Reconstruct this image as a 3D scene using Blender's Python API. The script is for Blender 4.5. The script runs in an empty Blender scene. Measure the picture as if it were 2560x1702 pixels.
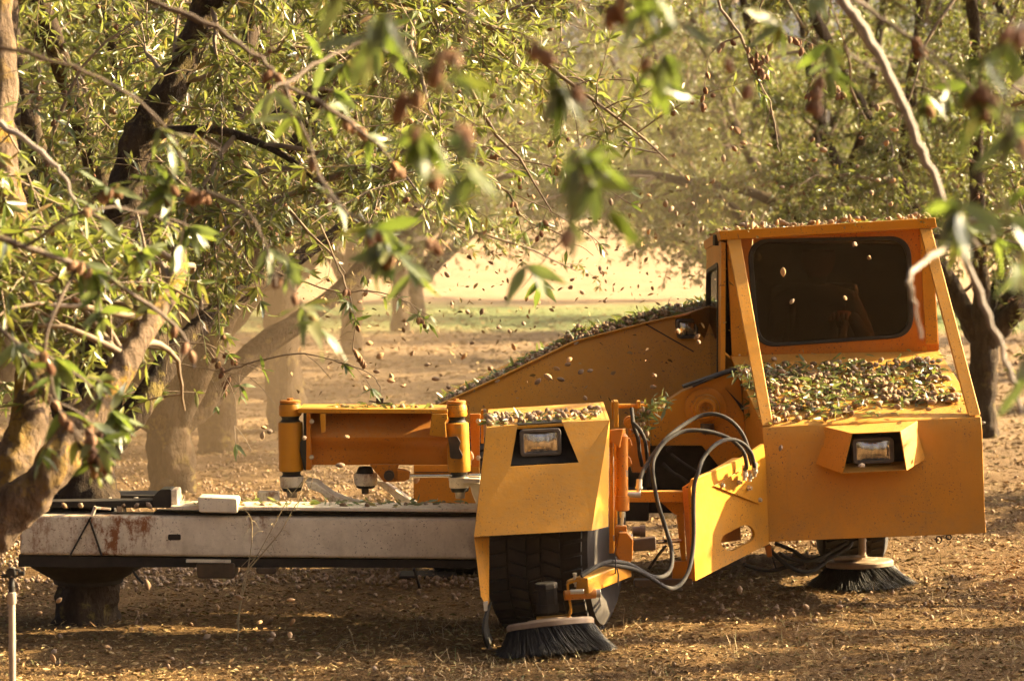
import bpy, bmesh, math, random
import numpy as np
from mathutils import Vector, Matrix, noise as mnoise

R = math.radians
scene = bpy.context.scene
col = scene.collection

# ---------------------------------------------------------------- camera
CAM_H, FPX, CX, CY, HORIZON = 1.65, 6820.0, 1280.0, 851.0, 540.0
PITCH = math.atan((CY - HORIZON) / FPX)
cam_data = bpy.data.cameras.new('camera')
cam = bpy.data.objects.new('camera', cam_data)
col.objects.link(cam)
cam.location = (0, 0, CAM_H)
cam.rotation_euler = (R(90) - PITCH, 0, 0)
cam_data.sensor_width = 36.0
cam_data.lens = FPX / 2560.0 * 36.0
cam_data.clip_start = 0.1
cam_data.clip_end = 2000.0
cam_data.dof.use_dof = True
cam_data.dof.focus_distance = 11.3
cam_data.dof.aperture_fstop = 5.0
scene.camera = cam

# ---------------------------------------------------------------- sky and sun
SUN_DIR = Vector((0.86, 0.27, 0.43)).normalized()      # towards the sun
sun_el = math.asin(SUN_DIR.z)
sun_az = math.atan2(SUN_DIR.x, SUN_DIR.y)
world = bpy.data.worlds.new('World')
scene.world = world
world.use_nodes = True
wn = world.node_tree
wn.nodes.clear()
sky = wn.nodes.new('ShaderNodeTexSky')
sky.sky_type = 'NISHITA'
sky.sun_disc = False
sky.sun_elevation = sun_el
sky.sun_rotation = sun_az
sky.dust_density = 10.0
sky.air_density = 0.25
sky.ozone_density = 0.0
bg = wn.nodes.new('ShaderNodeBackground')
bg.inputs['Strength'].default_value = 0.068
wo = wn.nodes.new('ShaderNodeOutputWorld')
wn.links.new(sky.outputs[0], bg.inputs['Color'])
wn.links.new(bg.outputs[0], wo.inputs['Surface'])
sd = bpy.data.lights.new('sun', 'SUN')
sd.energy = 5.0
sd.angle = R(0.6)
sd.color = (1.0, 0.77, 0.42)
sun = bpy.data.objects.new('sun', sd)
col.objects.link(sun)
sun.rotation_euler = (-SUN_DIR).to_track_quat('-Z', 'Y').to_euler()

scene.view_settings.view_transform = 'Standard'
scene.view_settings.look = 'None'
scene.view_settings.gamma = 1.0
scene.view_settings.use_curve_mapping = False
scene.view_settings.exposure = 2.6
HAZE, DUST = 0.0002, 0.045
cy = scene.cycles
cy.use_denoising = True
cy.use_adaptive_sampling = True
cy.adaptive_threshold = 0.02
cy.max_bounces = 6
cy.diffuse_bounces = 3
cy.glossy_bounces = 2
cy.transmission_bounces = 3
cy.transparent_max_bounces = 6
cy.volume_bounces = 0
cy.sample_clamp_indirect = 4.0
cy.caustics_reflective = False
cy.caustics_refractive = False

# ---------------------------------------------------------------- helpers
def at(px, py, Y):
    """point on the line of sight through a photograph pixel (2560 wide), Y metres ahead"""
    x = (px - CX) / FPX
    y = (CY - py) / FPX
    dy = math.cos(PITCH) + y * math.sin(PITCH)
    dz = -math.sin(PITCH) + y * math.cos(PITCH)
    t = Y / dy
    return Vector((x * t, Y, CAM_H + dz * t))

def crop(x0, y0, s):
    return lambda x, y, Y: at(x0 + x / s, y0 + y / s, Y)
P1 = crop(650, 950, 3.92)     # hanger yoke
P2 = crop(1150, 1000, 3.92)   # front wheel housing
P3 = crop(1150, 1300, 3.92)   # front wheel and broom
P4 = crop(1500, 850, 4.708)   # pivot
P5 = crop(1500, 1150, 4.708)  # arm plate
P6 = crop(1900, 1300, 3.92)   # second broom
PC = crop(1660, 500, 2.6133)  # cab
PH = crop(1660, 1000, 2.6133) # bonnet
PS = crop(1100, 700, 3.1453)  # chute
PB = crop(0, 1100, 2.604)     # boom
PD = crop(0, 0, 0.92109)      # whole picture as displayed
rng = random.Random(7)

def tag(o, label=None, cat=None, group=None, kind=None):
    if label: o['label'] = label
    if cat: o['category'] = cat
    if group: o['group'] = group
    if kind: o['kind'] = kind
    return o

def link(name, data, parent=None):
    o = bpy.data.objects.new(name, data)
    col.objects.link(o)
    if parent is not None:
        o.parent = parent
        if parent.type == 'EMPTY':
            o.matrix_parent_inverse = Matrix.Translation(-parent.location)
    return o

def empty(name, loc):
    o = bpy.data.objects.new(name, None)
    col.objects.link(o)
    o.location = loc
    o.empty_display_size = 0.1
    return o

def basis(d):
    d = Vector(d).normalized()
    a = Vector((0, 0, 1)) if abs(d.z) < 0.9 else Vector((1, 0, 0))
    u = d.cross(a).normalized()
    return d, u, d.cross(u).normalized()

class MB:
    def __init__(self):
        self.v, self.f = [], []
    def add(self, vs, fs):
        n = len(self.v)
        self.v += [tuple(p) for p in vs]
        self.f += [tuple(i + n for i in f) for f in fs]
        return self
    def prism(self, pts, ext):
        """solid between a polygon and the same polygon moved by ext"""
        pts = [Vector(p) for p in pts]
        ext = Vector(ext)
        n = len(pts)
        nrm = Vector((0, 0, 0))
        for i in range(n):
            nrm += (pts[i] - pts[0]).cross(pts[(i + 1) % n] - pts[0])
        if nrm.dot(ext) > 0:
            pts = pts[::-1]
        vs = pts + [p + ext for p in pts]
        fs = [tuple(range(n)), tuple(range(2 * n - 1, n - 1, -1))]
        for i in range(n):
            j = (i + 1) % n
            fs.append((i, n + i, n + j, j))
        return self.add(vs, fs)
    def hexa(self, p):
        """eight corners: bottom four then top four"""
        return self.add(p, [(3, 2, 1, 0), (4, 5, 6, 7), (0, 1, 5, 4), (1, 2, 6, 5), (2, 3, 7, 6), (3, 0, 4, 7)])
    def box(self, c, s, rot=None):
        c = Vector(c)
        M = rot.to_matrix() if rot is not None else Matrix.Identity(3)
        q = [Vector((sx * s[0] / 2, sy * s[1] / 2, sz * s[2] / 2)) for sz in (-1, 1) for sx, sy in ((-1, -1), (1, -1), (1, 1), (-1, 1))]
        return self.hexa([c + M @ p for p in q])
    def bar(self, a, b, w, h, up=(0, 0, 1)):
        a, b = Vector(a), Vector(b)
        d = (b - a).normalized()
        u = d.cross(Vector(up))
        if u.length < 1e-4: u = d.cross(Vector((0, 1, 0)))
        u.normalize()
        v = u.cross(d).normalized()
        q = []
        for p in (a, b):
            q += [p - u * w / 2 - v * h / 2, p + u * w / 2 - v * h / 2, p + u * w / 2 + v * h / 2, p - u * w / 2 + v * h / 2]
        return self.add(q, [(3, 2, 1, 0), (4, 5, 6, 7), (0, 1, 5, 4), (1, 2, 6, 5), (2, 3, 7, 6), (3, 0, 4, 7)])
    def lathe(self, o, axis, prof, n=24, a0=0.0, a1=2 * math.pi):
        o = Vector(o)
        d, u, v = basis(axis)
        full = abs(a1 - a0 - 2 * math.pi) < 1e-6
        m = n if full else n + 1
        vs, fs = [], []
        for h, r in prof:
            for i in range(m):
                a = a0 + (a1 - a0) * i / n
                vs.append(o + d * h + (u * math.cos(a) + v * math.sin(a)) * max(r, 1e-5))
        for k in range(len(prof) - 1):
            for i in range(n):
                j = (i + 1) % m
                fs.append((k * m + i, k * m + j, (k + 1) * m + j, (k + 1) * m + i))
        if full:
            if prof[0][1] > 1e-4: fs.append(tuple(range(m - 1, -1, -1)))
            if prof[-1][1] > 1e-4: fs.append(tuple(range((len(prof) - 1) * m, len(prof) * m)))
        return self.add(vs, fs)
    def cyl(self, a, b, r, r2=None, n=20):
        a, b = Vector(a), Vector(b)
        return self.lathe(a, b - a, [(0, r), ((b - a).length, r if r2 is None else r2)], n)
    def tube(self, pts, r, n=10, caps=True):
        pts = [Vector(p) for p in pts]
        m = len(pts)
        rr = r if isinstance(r, (list, tuple)) else [r] * m
        vs, fs = [], []
        u = None
        for i, p in enumerate(pts):
            t = (pts[min(i + 1, m - 1)] - pts[max(i - 1, 0)]).normalized()
            if u is None: u = basis(t)[1]
            else:
                u = (u - t * u.dot(t))
                u = u.normalized() if u.length > 1e-5 else basis(t)[1]
            w = t.cross(u)
            for k in range(n):
                a = 2 * math.pi * k / n
                vs.append(p + (u * math.cos(a) + w * math.sin(a)) * rr[i])
        for i in range(m - 1):
            for k in range(n):
                j = (k + 1) % n
                fs.append((i * n + k, i * n + j, (i + 1) * n + j, (i + 1) * n + k))
        if caps:
            fs.append(tuple(range(n - 1, -1, -1)))
            fs.append(tuple(range((m - 1) * n, m * n)))
        return self.add(vs, fs)
    def build(self, name, mat, parent=None, bevel=0.0, smooth=35, seg=2):
        me = bpy.data.meshes.new(name)
        me.from_pydata(self.v, [], self.f)
        bm = bmesh.new()
        bm.from_mesh(me)
        bmesh.ops.recalc_face_normals(bm, faces=bm.faces)
        bm.to_mesh(me)
        bm.free()
        me.polygons.foreach_set('use_smooth', [True] * len(me.polygons))
        me.set_sharp_from_angle(angle=R(smooth))
        me.materials.append(mat)
        o = link(name, me, parent)
        if bevel > 0:
            b = o.modifiers.new('bevel', 'BEVEL')
            b.width = bevel
            b.segments = seg
            b.limit_method = 'ANGLE'
            b.angle_limit = R(30)
            b.harden_normals = True
        return o

def smooth_path(pts, sub=6):
    """Catmull-Rom through points"""
    pts = [Vector(p) for p in pts]
    q = [pts[0] * 2 - pts[1]] + pts + [pts[-1] * 2 - pts[-2]]
    out = []
    for i in range(1, len(q) - 2):
        a, b, c, d = q[i - 1], q[i], q[i + 1], q[i + 2]
        for k in range(sub):
            t = k / sub
            out.append(0.5 * ((2 * b) + (c - a) * t + (2 * a - 5 * b + 4 * c - d) * t * t + (3 * b - a - 3 * c + d) * t ** 3))
    out.append(pts[-1])
    return out

def fast_mesh(name, verts, faces, mats, midx=None, smooth=True):
    """faces: list of (M,k) arrays"""
    me = bpy.data.meshes.new(name)
    verts = np.ascontiguousarray(verts, dtype=np.float32)
    me.vertices.add(len(verts))
    me.vertices.foreach_set('co', verts.ravel())
    nl = sum(f.size for f in faces)
    npoly = sum(len(f) for f in faces)
    me.loops.add(nl)
    me.loops.foreach_set('vertex_index', np.concatenate([f.ravel() for f in faces]).astype(np.int32))
    me.polygons.add(npoly)
    tot = np.concatenate([np.full(len(f), f.shape[1], np.int32) for f in faces])
    st = np.concatenate([[0], np.cumsum(tot)[:-1]]).astype(np.int32)
    me.polygons.foreach_set('loop_start', st)
    me.polygons.foreach_set('use_smooth', np.full(npoly, smooth))
    if midx is not None:
        me.polygons.foreach_set('material_index', np.concatenate([np.full(len(f), m, np.int32) for f, m in zip(faces, midx)]))
    for m in mats: me.materials.append(m)
    me.update(calc_edges=True)
    me.validate()
    return me

# ---------------------------------------------------------------- materials
class Mat:
    def __init__(self, name):
        self.m = bpy.data.materials.new(name)
        self.m.use_nodes = True
        self.nt = self.m.node_tree
        self.b = self.nt.nodes['Principled BSDF']
        self.out = self.nt.nodes['Material Output']
    def n(self, t, **kw):
        x = self.nt.nodes.new(t)
        for k, v in kw.items():
            if k in x.inputs: x.inputs[k].default_value = v
            else: setattr(x, k, v)
        return x
    def l(self, a, b): self.nt.links.new(a, b)
    def noise(self, scale, detail=4, rough=0.6, coord='Object', vec=None, stretch=None):
        x = self.n('ShaderNodeTexNoise')
        x.inputs['Scale'].default_value = scale
        x.inputs['Detail'].default_value = detail
        x.inputs['Roughness'].default_value = rough
        tc = vec or self.n('ShaderNodeTexCoord').outputs[coord]
        if stretch:
            mp = self.n('ShaderNodeMapping')
            mp.inputs['Scale'].default_value = stretch
            self.l(tc, mp.inputs['Vector'])
            tc = mp.outputs[0]
        self.l(tc, x.inputs['Vector'])
        return x.outputs['Fac']
    def ramp(self, fac, stops, interp='LINEAR'):
        x = self.n('ShaderNodeValToRGB')
        x.color_ramp.interpolation = interp
        e = x.color_ramp.elements
        while len(e) > 1: e.remove(e[-1])
        for i, (p, c) in enumerate(stops):
            k = e[0] if i == 0 else e.new(p)
            k.position = p
            k.color = c if len(c) == 4 else (*c, 1)
        self.l(fac, x.inputs[0])
        return x.outputs[0]
    def step(self, fac, lo, hi):
        x = self.n('ShaderNodeMapRange')
        x.inputs['From Min'].default_value = lo
        x.inputs['From Max'].default_value = hi
        x.clamp = True
        self.l(fac, x.inputs['Value'])
        return x.outputs[0]
    def mix(self, fac, a, b):
        x = self.n('ShaderNodeMix', data_type='RGBA')
        for s, v in ((0, fac), (6, a), (7, b)):
            if hasattr(v, 'is_linked'): self.l(v, x.inputs[s])
            elif s == 0: x.inputs[s].default_value = v
            else: x.inputs[s].default_value = (*v, 1)
        return x.outputs[2]
    def mul(self, a, b, op='MULTIPLY'):
        x = self.n('ShaderNodeMath', operation=op)
        for i, v in enumerate((a, b)):
            if hasattr(v, 'is_linked'): self.l(v, x.inputs[i])
            else: x.inputs[i].default_value = v
        return x.outputs[0]
    def bump(self, h, strength=0.3, dist=0.01):
        x = self.n('ShaderNodeBump')
        x.inputs['Strength'].default_value = strength
        x.inputs['Distance'].default_value = dist
        self.l(h, x.inputs['Height'])
        self.l(x.outputs[0], self.b.inputs['Normal'])
    def color(self, c):
        if hasattr(c, 'is_linked'): self.l(c, self.b.inputs['Base Color'])
        else: self.b.inputs['Base Color'].default_value = (*c, 1)
    def set(self, **kw):
        for k, v in kw.items():
            k = k.replace('_', ' ')
            if hasattr(v, 'is_linked'): self.l(v, self.b.inputs[k])
            else: self.b.inputs[k].default_value = v
        return self

def painted(name, base, dusty, chip, dust=0.55, speck=0.635, rough=0.42, rust=None):
    m = Mat(name)
    geo = m.n('ShaderNodeNewGeometry')
    sep = m.n('ShaderNodeSeparateXYZ')
    m.l(geo.outputs['Normal'], sep.inputs[0])
    up = m.step(sep.outputs['Z'], 0.15, 0.95)
    big = m.noise(3.0, 5, 0.65)
    fine = m.noise(45.0, 4, 0.7)
    dustf = m.mul(m.mul(m.step(big, 0.38, 0.70), 0.30, 'MULTIPLY'), m.mul(up, dust, 'MULTIPLY'), 'ADD')
    dustf = m.mul(dustf, m.step(fine, 0.2, 0.62))
    tone = m.mix(m.step(m.noise(1.3, 3), 0.3, 0.7), base, tuple(c * 0.86 for c in base))
    c = m.mix(dustf, tone, dusty)
    streak = m.noise(22.0, 3, 0.6, stretch=(1.0, 1.0, 0.09))
    c = m.mix(m.mul(m.step(streak, 0.6, 0.78), 0.30), c, tuple(d * 0.5 for d in dusty))
    stain = m.step(m.noise(1.9, 5, 0.7), 0.46, 0.70)
    c = m.mix(m.mul(stain, 0.38), c, tuple(b_ * 0.52 for b_ in base))
    runs = m.mul(m.step(m.noise(9.0, 4, 0.6, stretch=(1.0, 1.0, 0.06)), 0.55, 0.72), m.step(m.noise(3.1, 2), 0.45, 0.62))
    c = m.mix(m.mul(runs, 0.35), c, tuple(d * 0.7 for d in dusty))
    sp = m.mul(m.step(m.noise(130.0, 2, 0.5), speck, speck + 0.03), m.step(m.noise(5.0, 3), 0.42, 0.6))
    c = m.mix(sp, c, chip)
    sp2 = m.step(m.noise(34.0, 5, 0.7), 0.685, 0.70)
    c = m.mix(m.mul(sp2, 0.7), c, chip)
    # splashed dirt on the lower panels and long thin scuffs
    ps = m.n('ShaderNodeSeparateXYZ'); m.l(geo.outputs['Position'], ps.inputs[0])
    low = m.mul(m.step(ps.outputs['Z'], 0.62, 0.25), m.step(m.noise(9.0, 6, 0.75), 0.42, 0.66))
    c = m.mix(m.mul(low, 0.55), c, tuple(d * 0.62 for d in dusty))
    scuff = m.mul(m.step(m.noise(16.0, 2, 0.4, stretch=(0.35, 1, 3.5)), 0.70, 0.735), m.step(m.noise(2.6, 3), 0.48, 0.6))
    c = m.mix(m.mul(scuff, 0.65), c, tuple(d * 0.8 for d in dusty))
    if rust:
        zone = m.mul(m.step(m.noise(2.2, 3, 0.5), 0.50, 0.64), m.mul(m.step(ps.outputs['X'], -1.30, -1.60), 0.7), 'ADD')
        drip = m.noise(26.0, 5, 0.7, stretch=(1, 1, 0.25))
        rf = m.mul(m.mul(zone, 1.0), m.step(m.mul(m.mul(m.noise(31.0, 7, 0.85), drip, 'ADD'), 0.5), 0.475, 0.575))
        c = m.mix(rf, c, rust)
    m.color(c)
    m.set(Roughness=m.mul(m.mul(dustf, 0.4), rough, 'ADD'))
    m.b.inputs['Specular IOR Level'].default_value = 0.3
    m.bump(m.mul(m.noise(60.0, 4), m.mul(m.noise(4.0, 2), 2.5), 'ADD'), 0.12, 0.006)
    return m.m

YEL = (0.60, 0.25, 0.010)
M = {}
M['yellow'] = painted('yellow_paint', YEL, (0.45, 0.26, 0.075), (0.09, 0.05, 0.025))
M['orange'] = painted('orange_paint', (0.55, 0.170, 0.004), (0.44, 0.25, 0.09), (0.10, 0.05, 0.02))
M['white'] = painted('white_paint', (0.84, 0.75, 0.57), (0.44, 0.33, 0.19), (0.10, 0.055, 0.03), dust=0.6, speck=0.655, rough=0.38, rust=(0.22, 0.085, 0.03))
def plain(name, c, rough, metal=0.0, c2=None, scale=20, bump=0.15, spec=0.5):
    m = Mat(name)
    if c2 is None: c2 = tuple(x * 0.6 for x in c)
    m.color(m.mix(m.step(m.noise(scale, 5, 0.65), 0.3, 0.7), c, c2))
    m.set(Roughness=rough, Metallic=metal)
    m.b.inputs['Specular IOR Level'].default_value = spec
    m.bump(m.noise(scale * 6, 4), bump, 0.003)
    return m.m
M['rubber'] = plain('black_rubber', (0.014, 0.013, 0.011), 0.55, c2=(0.034, 0.028, 0.022), spec=0.35)
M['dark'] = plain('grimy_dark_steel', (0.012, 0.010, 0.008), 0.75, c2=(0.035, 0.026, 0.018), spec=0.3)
M['grease'] = plain('brown_grease', (0.035, 0.022, 0.014), 0.45, c2=(0.09, 0.055, 0.03))
M['hose'] = plain('dusty_hose', (0.032, 0.026, 0.021), 0.85, c2=(0.018, 0.015, 0.012), scale=30)
M['tyre'] = plain('dusty_tyre', (0.014, 0.011, 0.009), 0.85, c2=(0.045, 0.034, 0.025), scale=9)
M['steel'] = plain('worn_steel', (0.42, 0.38, 0.33), 0.38, 0.8, c2=(0.25, 0.2, 0.15))
M['chrome'] = plain('chrome_rod', (0.75, 0.73, 0.70), 0.12, 1.0, c2=(0.7, 0.68, 0.65), bump=0.02)
M['zinc'] = plain('zinc_fitting', (0.55, 0.50, 0.40), 0.4, 0.6, c2=(0.40, 0.34, 0.26))
M['bristle'] = plain('black_bristle', (0.008, 0.008, 0.008), 0.5, c2=(0.035, 0.029, 0.024), scale=40, spec=0.3)
M['disc'] = plain('dusty_broom_disc', (0.33, 0.235, 0.145), 0.65, c2=(0.20, 0.135, 0.08))
M['tread'] = plain('dusty_tread', (0.016, 0.013, 0.010), 0.9, c2=(0.04, 0.03, 0.021), scale=14)
M['pvc'] = plain('pvc_pipe', (0.42, 0.35, 0.27), 0.45, c2=(0.30, 0.24, 0.18), scale=6)
M['seat'] = plain('dark_vinyl', (0.03, 0.024, 0.02), 0.5)
M['cloth'] = plain('grey_sleeve', (0.16, 0.14, 0.13), 0.9, scale=60)
M['skin'] = plain('skin', (0.60, 0.30, 0.17), 0.5, c2=(0.42, 0.19, 0.10))
def glass(name, tint, rough=0.03, refl=0.9):
    m = Mat(name)
    tr = m.n('ShaderNodeBsdfTransparent')
    tr.inputs['Color'].default_value = (*tint, 1)
    gl = m.n('ShaderNodeBsdfGlossy')
    gl.inputs['Roughness'].default_value = rough
    du = m.n('ShaderNodeBsdfDiffuse')
    du.inputs['Color'].default_value = (0.30, 0.21, 0.13, 1)
    fr = m.n('ShaderNodeFresnel')
    fr.inputs['IOR'].default_value = 1.5
    a = m.n('ShaderNodeMixShader')
    m.l(m.mul(fr.outputs[0], refl), a.inputs[0])
    m.l(tr.outputs[0], a.inputs[1])
    m.l(gl.outputs[0], a.inputs[2])
    b = m.n('ShaderNodeMixShader')
    m.l(m.mul(m.step(m.noise(9.0, 5, 0.75, stretch=(1, 1, 2.5)), 0.42, 0.8), 0.02), b.inputs[0])
    m.l(a.outputs[0], b.inputs[1])
    m.l(du.outputs[0], b.inputs[2])
    m.l(b.outputs[0], m.out.inputs['Surface'])
    return m.m
M['glass'] = glass('dusty_tinted_glass', (0.27, 0.17, 0.10), refl=0.5)
M['side_glass'] = glass('side_glass', (0.50, 0.46, 0.38), refl=1.6)
m = Mat('headlamp_lens')
m.set(Roughness=0.12, Metallic=0.85)
m.color(m.mix(m.step(m.noise(60, 2, 0.5, stretch=(1, 1, 0.25)), 0.35, 0.65), (0.85, 0.80, 0.70), (0.40, 0.34, 0.26)))
m.bump(m.noise(70.0, 2, 0.5, stretch=(1.0, 1.0, 0.3)), 0.6, 0.006)
M['lens'] = m.m
M['bezel'] = plain('lamp_bezel', (0.055, 0.045, 0.036), 0.5, c2=(0.12, 0.09, 0.065))
# ================================================================ ground
def sstep(a, b, x):
    t = min(1.0, max(0.0, (x - a) / (b - a)))
    return t * t * (3 - 2 * t)
def gz(x, y):
    """height of the orchard floor: level under the trees, a low bank far off"""
    z = 0.95 * sstep(46, 84, y)
    if y < 30:
        z += 0.024 * (mnoise.noise(Vector((x * 1.3, y * 1.3, 0.3))))
        z += 0.015 * (mnoise.noise(Vector((x * 3.4, y * 4.6, 1.7))))
        z += 0.008 * (mnoise.noise(Vector((x * 6.5, y * 8.0, 4.7))))
    return z
xs = np.concatenate([[-500, -200, -80, -40, -20, -12, -8, -5.5], np.linspace(-4, 4.5, 120), [6, 8, 12, 20, 40, 80, 200, 500]])
ys = np.concatenate([[-60, -20, -5, 0, 3, 6, 8], np.linspace(9, 19, 170), np.linspace(19.4, 40, 50), np.linspace(42, 95, 40), [110, 140, 200, 320, 600]])
nx, ny = len(xs), len(ys)
V = np.zeros((ny, nx, 3))
for j in range(ny):
    for i in range(nx):
        V[j, i] = (xs[i], ys[j], gz(xs[i], ys[j]))
ii = np.arange(nx * ny).reshape(ny, nx)
F = np.stack([ii[:-1, :-1], ii[:-1, 1:], ii[1:, 1:], ii[1:, :-1]], -1).reshape(-1, 4)
m = Mat('orchard_soil')
geo = m.n('ShaderNodeNewGeometry')
pos = geo.outputs['Position']
sep = m.n('ShaderNodeSeparateXYZ'); m.l(pos, sep.inputs[0])
big = m.noise(0.55, 4, 0.6, vec=pos)
mid = m.noise(5.0, 6, 0.7, vec=pos)
fine = m.noise(60.0, 5, 0.75, vec=pos)
soil = m.mix(m.step(mid, 0.35, 0.68), (0.082, 0.043, 0.014), (0.170, 0.094, 0.034))
soil = m.mix(m.mul(m.step(big, 0.42, 0.62), 0.6), soil, (0.21, 0.127, 0.050))
soil = m.mix(m.step(fine, 0.50, 0.66), soil, (0.275, 0.17, 0.066))
soil = m.mix(m.step(fine, 0.43, 0.30), soil, (0.075, 0.045, 0.027))
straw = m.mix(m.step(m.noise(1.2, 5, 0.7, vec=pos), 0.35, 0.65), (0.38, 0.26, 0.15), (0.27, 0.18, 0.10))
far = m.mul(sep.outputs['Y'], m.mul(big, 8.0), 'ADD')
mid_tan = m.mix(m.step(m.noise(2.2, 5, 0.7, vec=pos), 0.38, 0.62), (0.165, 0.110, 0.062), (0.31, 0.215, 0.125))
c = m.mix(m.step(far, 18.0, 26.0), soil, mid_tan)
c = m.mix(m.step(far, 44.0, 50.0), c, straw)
# green strip of weeds between the blocks
wob = m.mul(sep.outputs['Y'], m.mul(m.noise(0.35, 3, 0.6, vec=pos), 5.0), 'ADD')
gr = m.mul(m.step(wob, 40.5, 43.0), m.step(wob, 53.5, 51.0))
gr = m.mul(gr, m.step(m.noise(1.8, 4, 0.7, vec=pos), 0.22, 0.42))
c = m.mix(m.mul(gr, 0.92), c, m.mix(m.noise(6.0, 4, vec=pos), (0.105, 0.165, 0.055), (0.18, 0.21, 0.075)))
m.color(c)
m.set(Roughness=0.95)
m.b.inputs['Specular IOR Level'].default_value = 0.15
m.bump(m.mul(m.noise(28.0, 7, 0.75, vec=pos), m.mul(mid, 0.6), 'ADD'), 1.0, 0.05)
M['soil'] = m.m
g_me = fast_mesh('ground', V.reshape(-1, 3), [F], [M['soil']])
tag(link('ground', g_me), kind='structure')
# ================================================================ the tree shaker
shaker = empty('tree_shaker', (0.8, 11.6, 0.0))
tag(shaker, 'dusty yellow tree shaker with a low cab, clamping a trunk with its white boom', 'tree shaker')

def rounded(pts2, rad, n=5):
    """round the corners of a polygon given as 3-D points"""
    out = []
    k = len(pts2)
    for i in range(k):
        a, b, c = pts2[i - 1], pts2[i], pts2[(i + 1) % k]
        p, q = b + (a - b).normalized() * rad, b + (c - b).normalized() * rad
        for j in range(n + 1):
            t = j / n
            out.append(p * (1 - t) ** 2 + b * 2 * t * (1 - t) + q * t * t)
    return out

def ring_prism(mb, outer, inner, ext):
    """a flat frame: outer and inner loops with the same number of points"""
    n = len(outer)
    ext = Vector(ext)
    vs = outer + inner + [p + ext for p in outer] + [p + ext for p in inner]
    fs = []
    for i in range(n):
        j = (i + 1) % n
        fs += [(i, j, n + j, n + i), (2 * n + i, 3 * n + i, 3 * n + j, 2 * n + j), (i, 2 * n + i, 2 * n + j, j), (n + i, n + j, 3 * n + j, 3 * n + i)]
    return mb.add(vs, fs)

def bolt(p, parent, r=0.009, axis=(0, -1, 0), mat='zinc', name='bolt'):
    mb = MB()
    mb.lathe(p, axis, [(-0.002, r * 1.35), (0.002, r * 1.35), (0.002, r), (0.009, r), (0.011, r * 0.8)], 6)
    return mb.build(name, M[mat], parent)

def headlamp(c, w, h, parent, tilt=0.0, yaw=0.0):
    """rectangular sealed lamp facing the camera side, centre c"""
    c = Vector(c)
    rot = Matrix.Rotation(yaw, 3, 'Z') @ Matrix.Rotation(tilt, 3, 'Y')
    def rect(w, h, y): return [c + rot @ Vector(p) for p in ((-w / 2, y, -h / 2), (w / 2, y, -h / 2), (w / 2, y, h / 2), (-w / 2, y, h / 2))]
    o = rounded(rect(w, h, 0), min(w, h) * 0.18)
    i = rounded(rect(w * 0.80, h * 0.74, 0), min(w, h) * 0.08)
    mb = MB()
    ring_prism(mb, o, i, rot @ Vector((0, 0.05, 0)))
    hl = mb.build('headlight', M['bezel'], parent, 0.004)
    mb = MB()
    # domed ribbed lens
    nx, nz = 14, 8
    vs, fs = [], []
    for b in range(nz + 1):
        for a in range(nx + 1):
            u, v = a / nx * 2 - 1, b / nz * 2 - 1
            vs.append(c + rot @ Vector((u * w * 0.402, 0.012 - 0.012 * (1 - u * u) * (1 - v * v) + (0.002 if a % 2 else 0), v * h * 0.372)))
    for b in range(nz):
        for a in range(nx):
            i0 = b * (nx + 1) + a
            fs.append((i0, i0 + 1, i0 + nx + 2, i0 + nx + 1))
    mb.add(vs, fs)
    mb.build('lens', M['lens'], hl, smooth=60)
    mb = MB()
    mb.box(c + rot @ Vector((0, 0.06, 0)), (w * 0.9, 0.05, h * 0.9))
    mb.build('lamp_back', M['dark'], hl)
    return hl

# ---------------------------------------------------------------- bonnet
YH = 11.40
fl = [PH(640, 175, YH + .035), PH(648, 262, YH + .004), PH(668, 745, YH), PH(685, 925, YH - .025)]
fr = [PH(2072, 108, YH + .035), PH(2080, 205, YH + .004), PH(2096, 715, YH), PH(2106, 868, YH - .025)]
bonnet_mb = MB()
n = len(fl)
bv = fl + fr + [p + Vector((0, 0.02, 0)) for p in fl] + [p + Vector((0, 0.02, 0)) for p in fr]
bf = []
for i in range(n - 1):
    bf += [(i, i + 1, n + i + 1, n + i), (2 * n + i, 3 * n + i, 3 * n + i + 1, 2 * n + i + 1)]
    bf += [(i, 2 * n + i, 2 * n + i + 1, i + 1), (n + i, n + i + 1, 3 * n + i + 1, 3 * n + i)]
bf += [(0, n, 3 * n, 2 * n), (n - 1, 3 * n - 1, 4 * n - 1, 2 * n - 1)]
bonnet_mb.add(bv, bf)
bonnet = bonnet_mb.build('bonnet', M['yellow'], shaker, 0.004)
# deck that slopes up to the window, with a shallow seam
DK = [PH(646, 172, YH + .04), PH(2068, 106, YH + .04), PC(1800, 985, 12.28), PC(432, 1012, 12.28)]
mb = MB(); mb.prism(DK, (0, 0, -0.02)); mb.build('bonnet_deck', M['yellow'], shaker, 0.003)
def deck(u, v):
    """point on the deck: u across, v from the front edge to the window"""
    a = DK[0].lerp(DK[1], u); b = DK[3].lerp(DK[2], u)
    return a.lerp(b, v)
# sides of the bonnet
mb = MB(); mb.prism([fl[0] + Vector((0.004, .022, -0.004)), fl[3] + Vector((0, .05, 0)), PC(520, 1560, 12.9) + Vector((0, 0, -0.35)), DK[3] + Vector((0.004, 0.5, -0.01)), DK[3] + Vector((0.004, 0, -0.02))], (0.012, 0, 0)); mb.build('side_panel', M['yellow'], shaker)
mb = MB(); mb.prism([fr[0] + Vector((-.004, .022, -0.004)), fr[3] + Vector((0, .05, 0)), fr[3] + Vector((0, 1.5, 0.05)), DK[2] + Vector((-0.004, 0.6, -0.02)), DK[2] + Vector((-0.004, 0, -0.02))], (-0.012, 0, 0)); mb.build('side_panel', M['yellow'], shaker)
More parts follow.
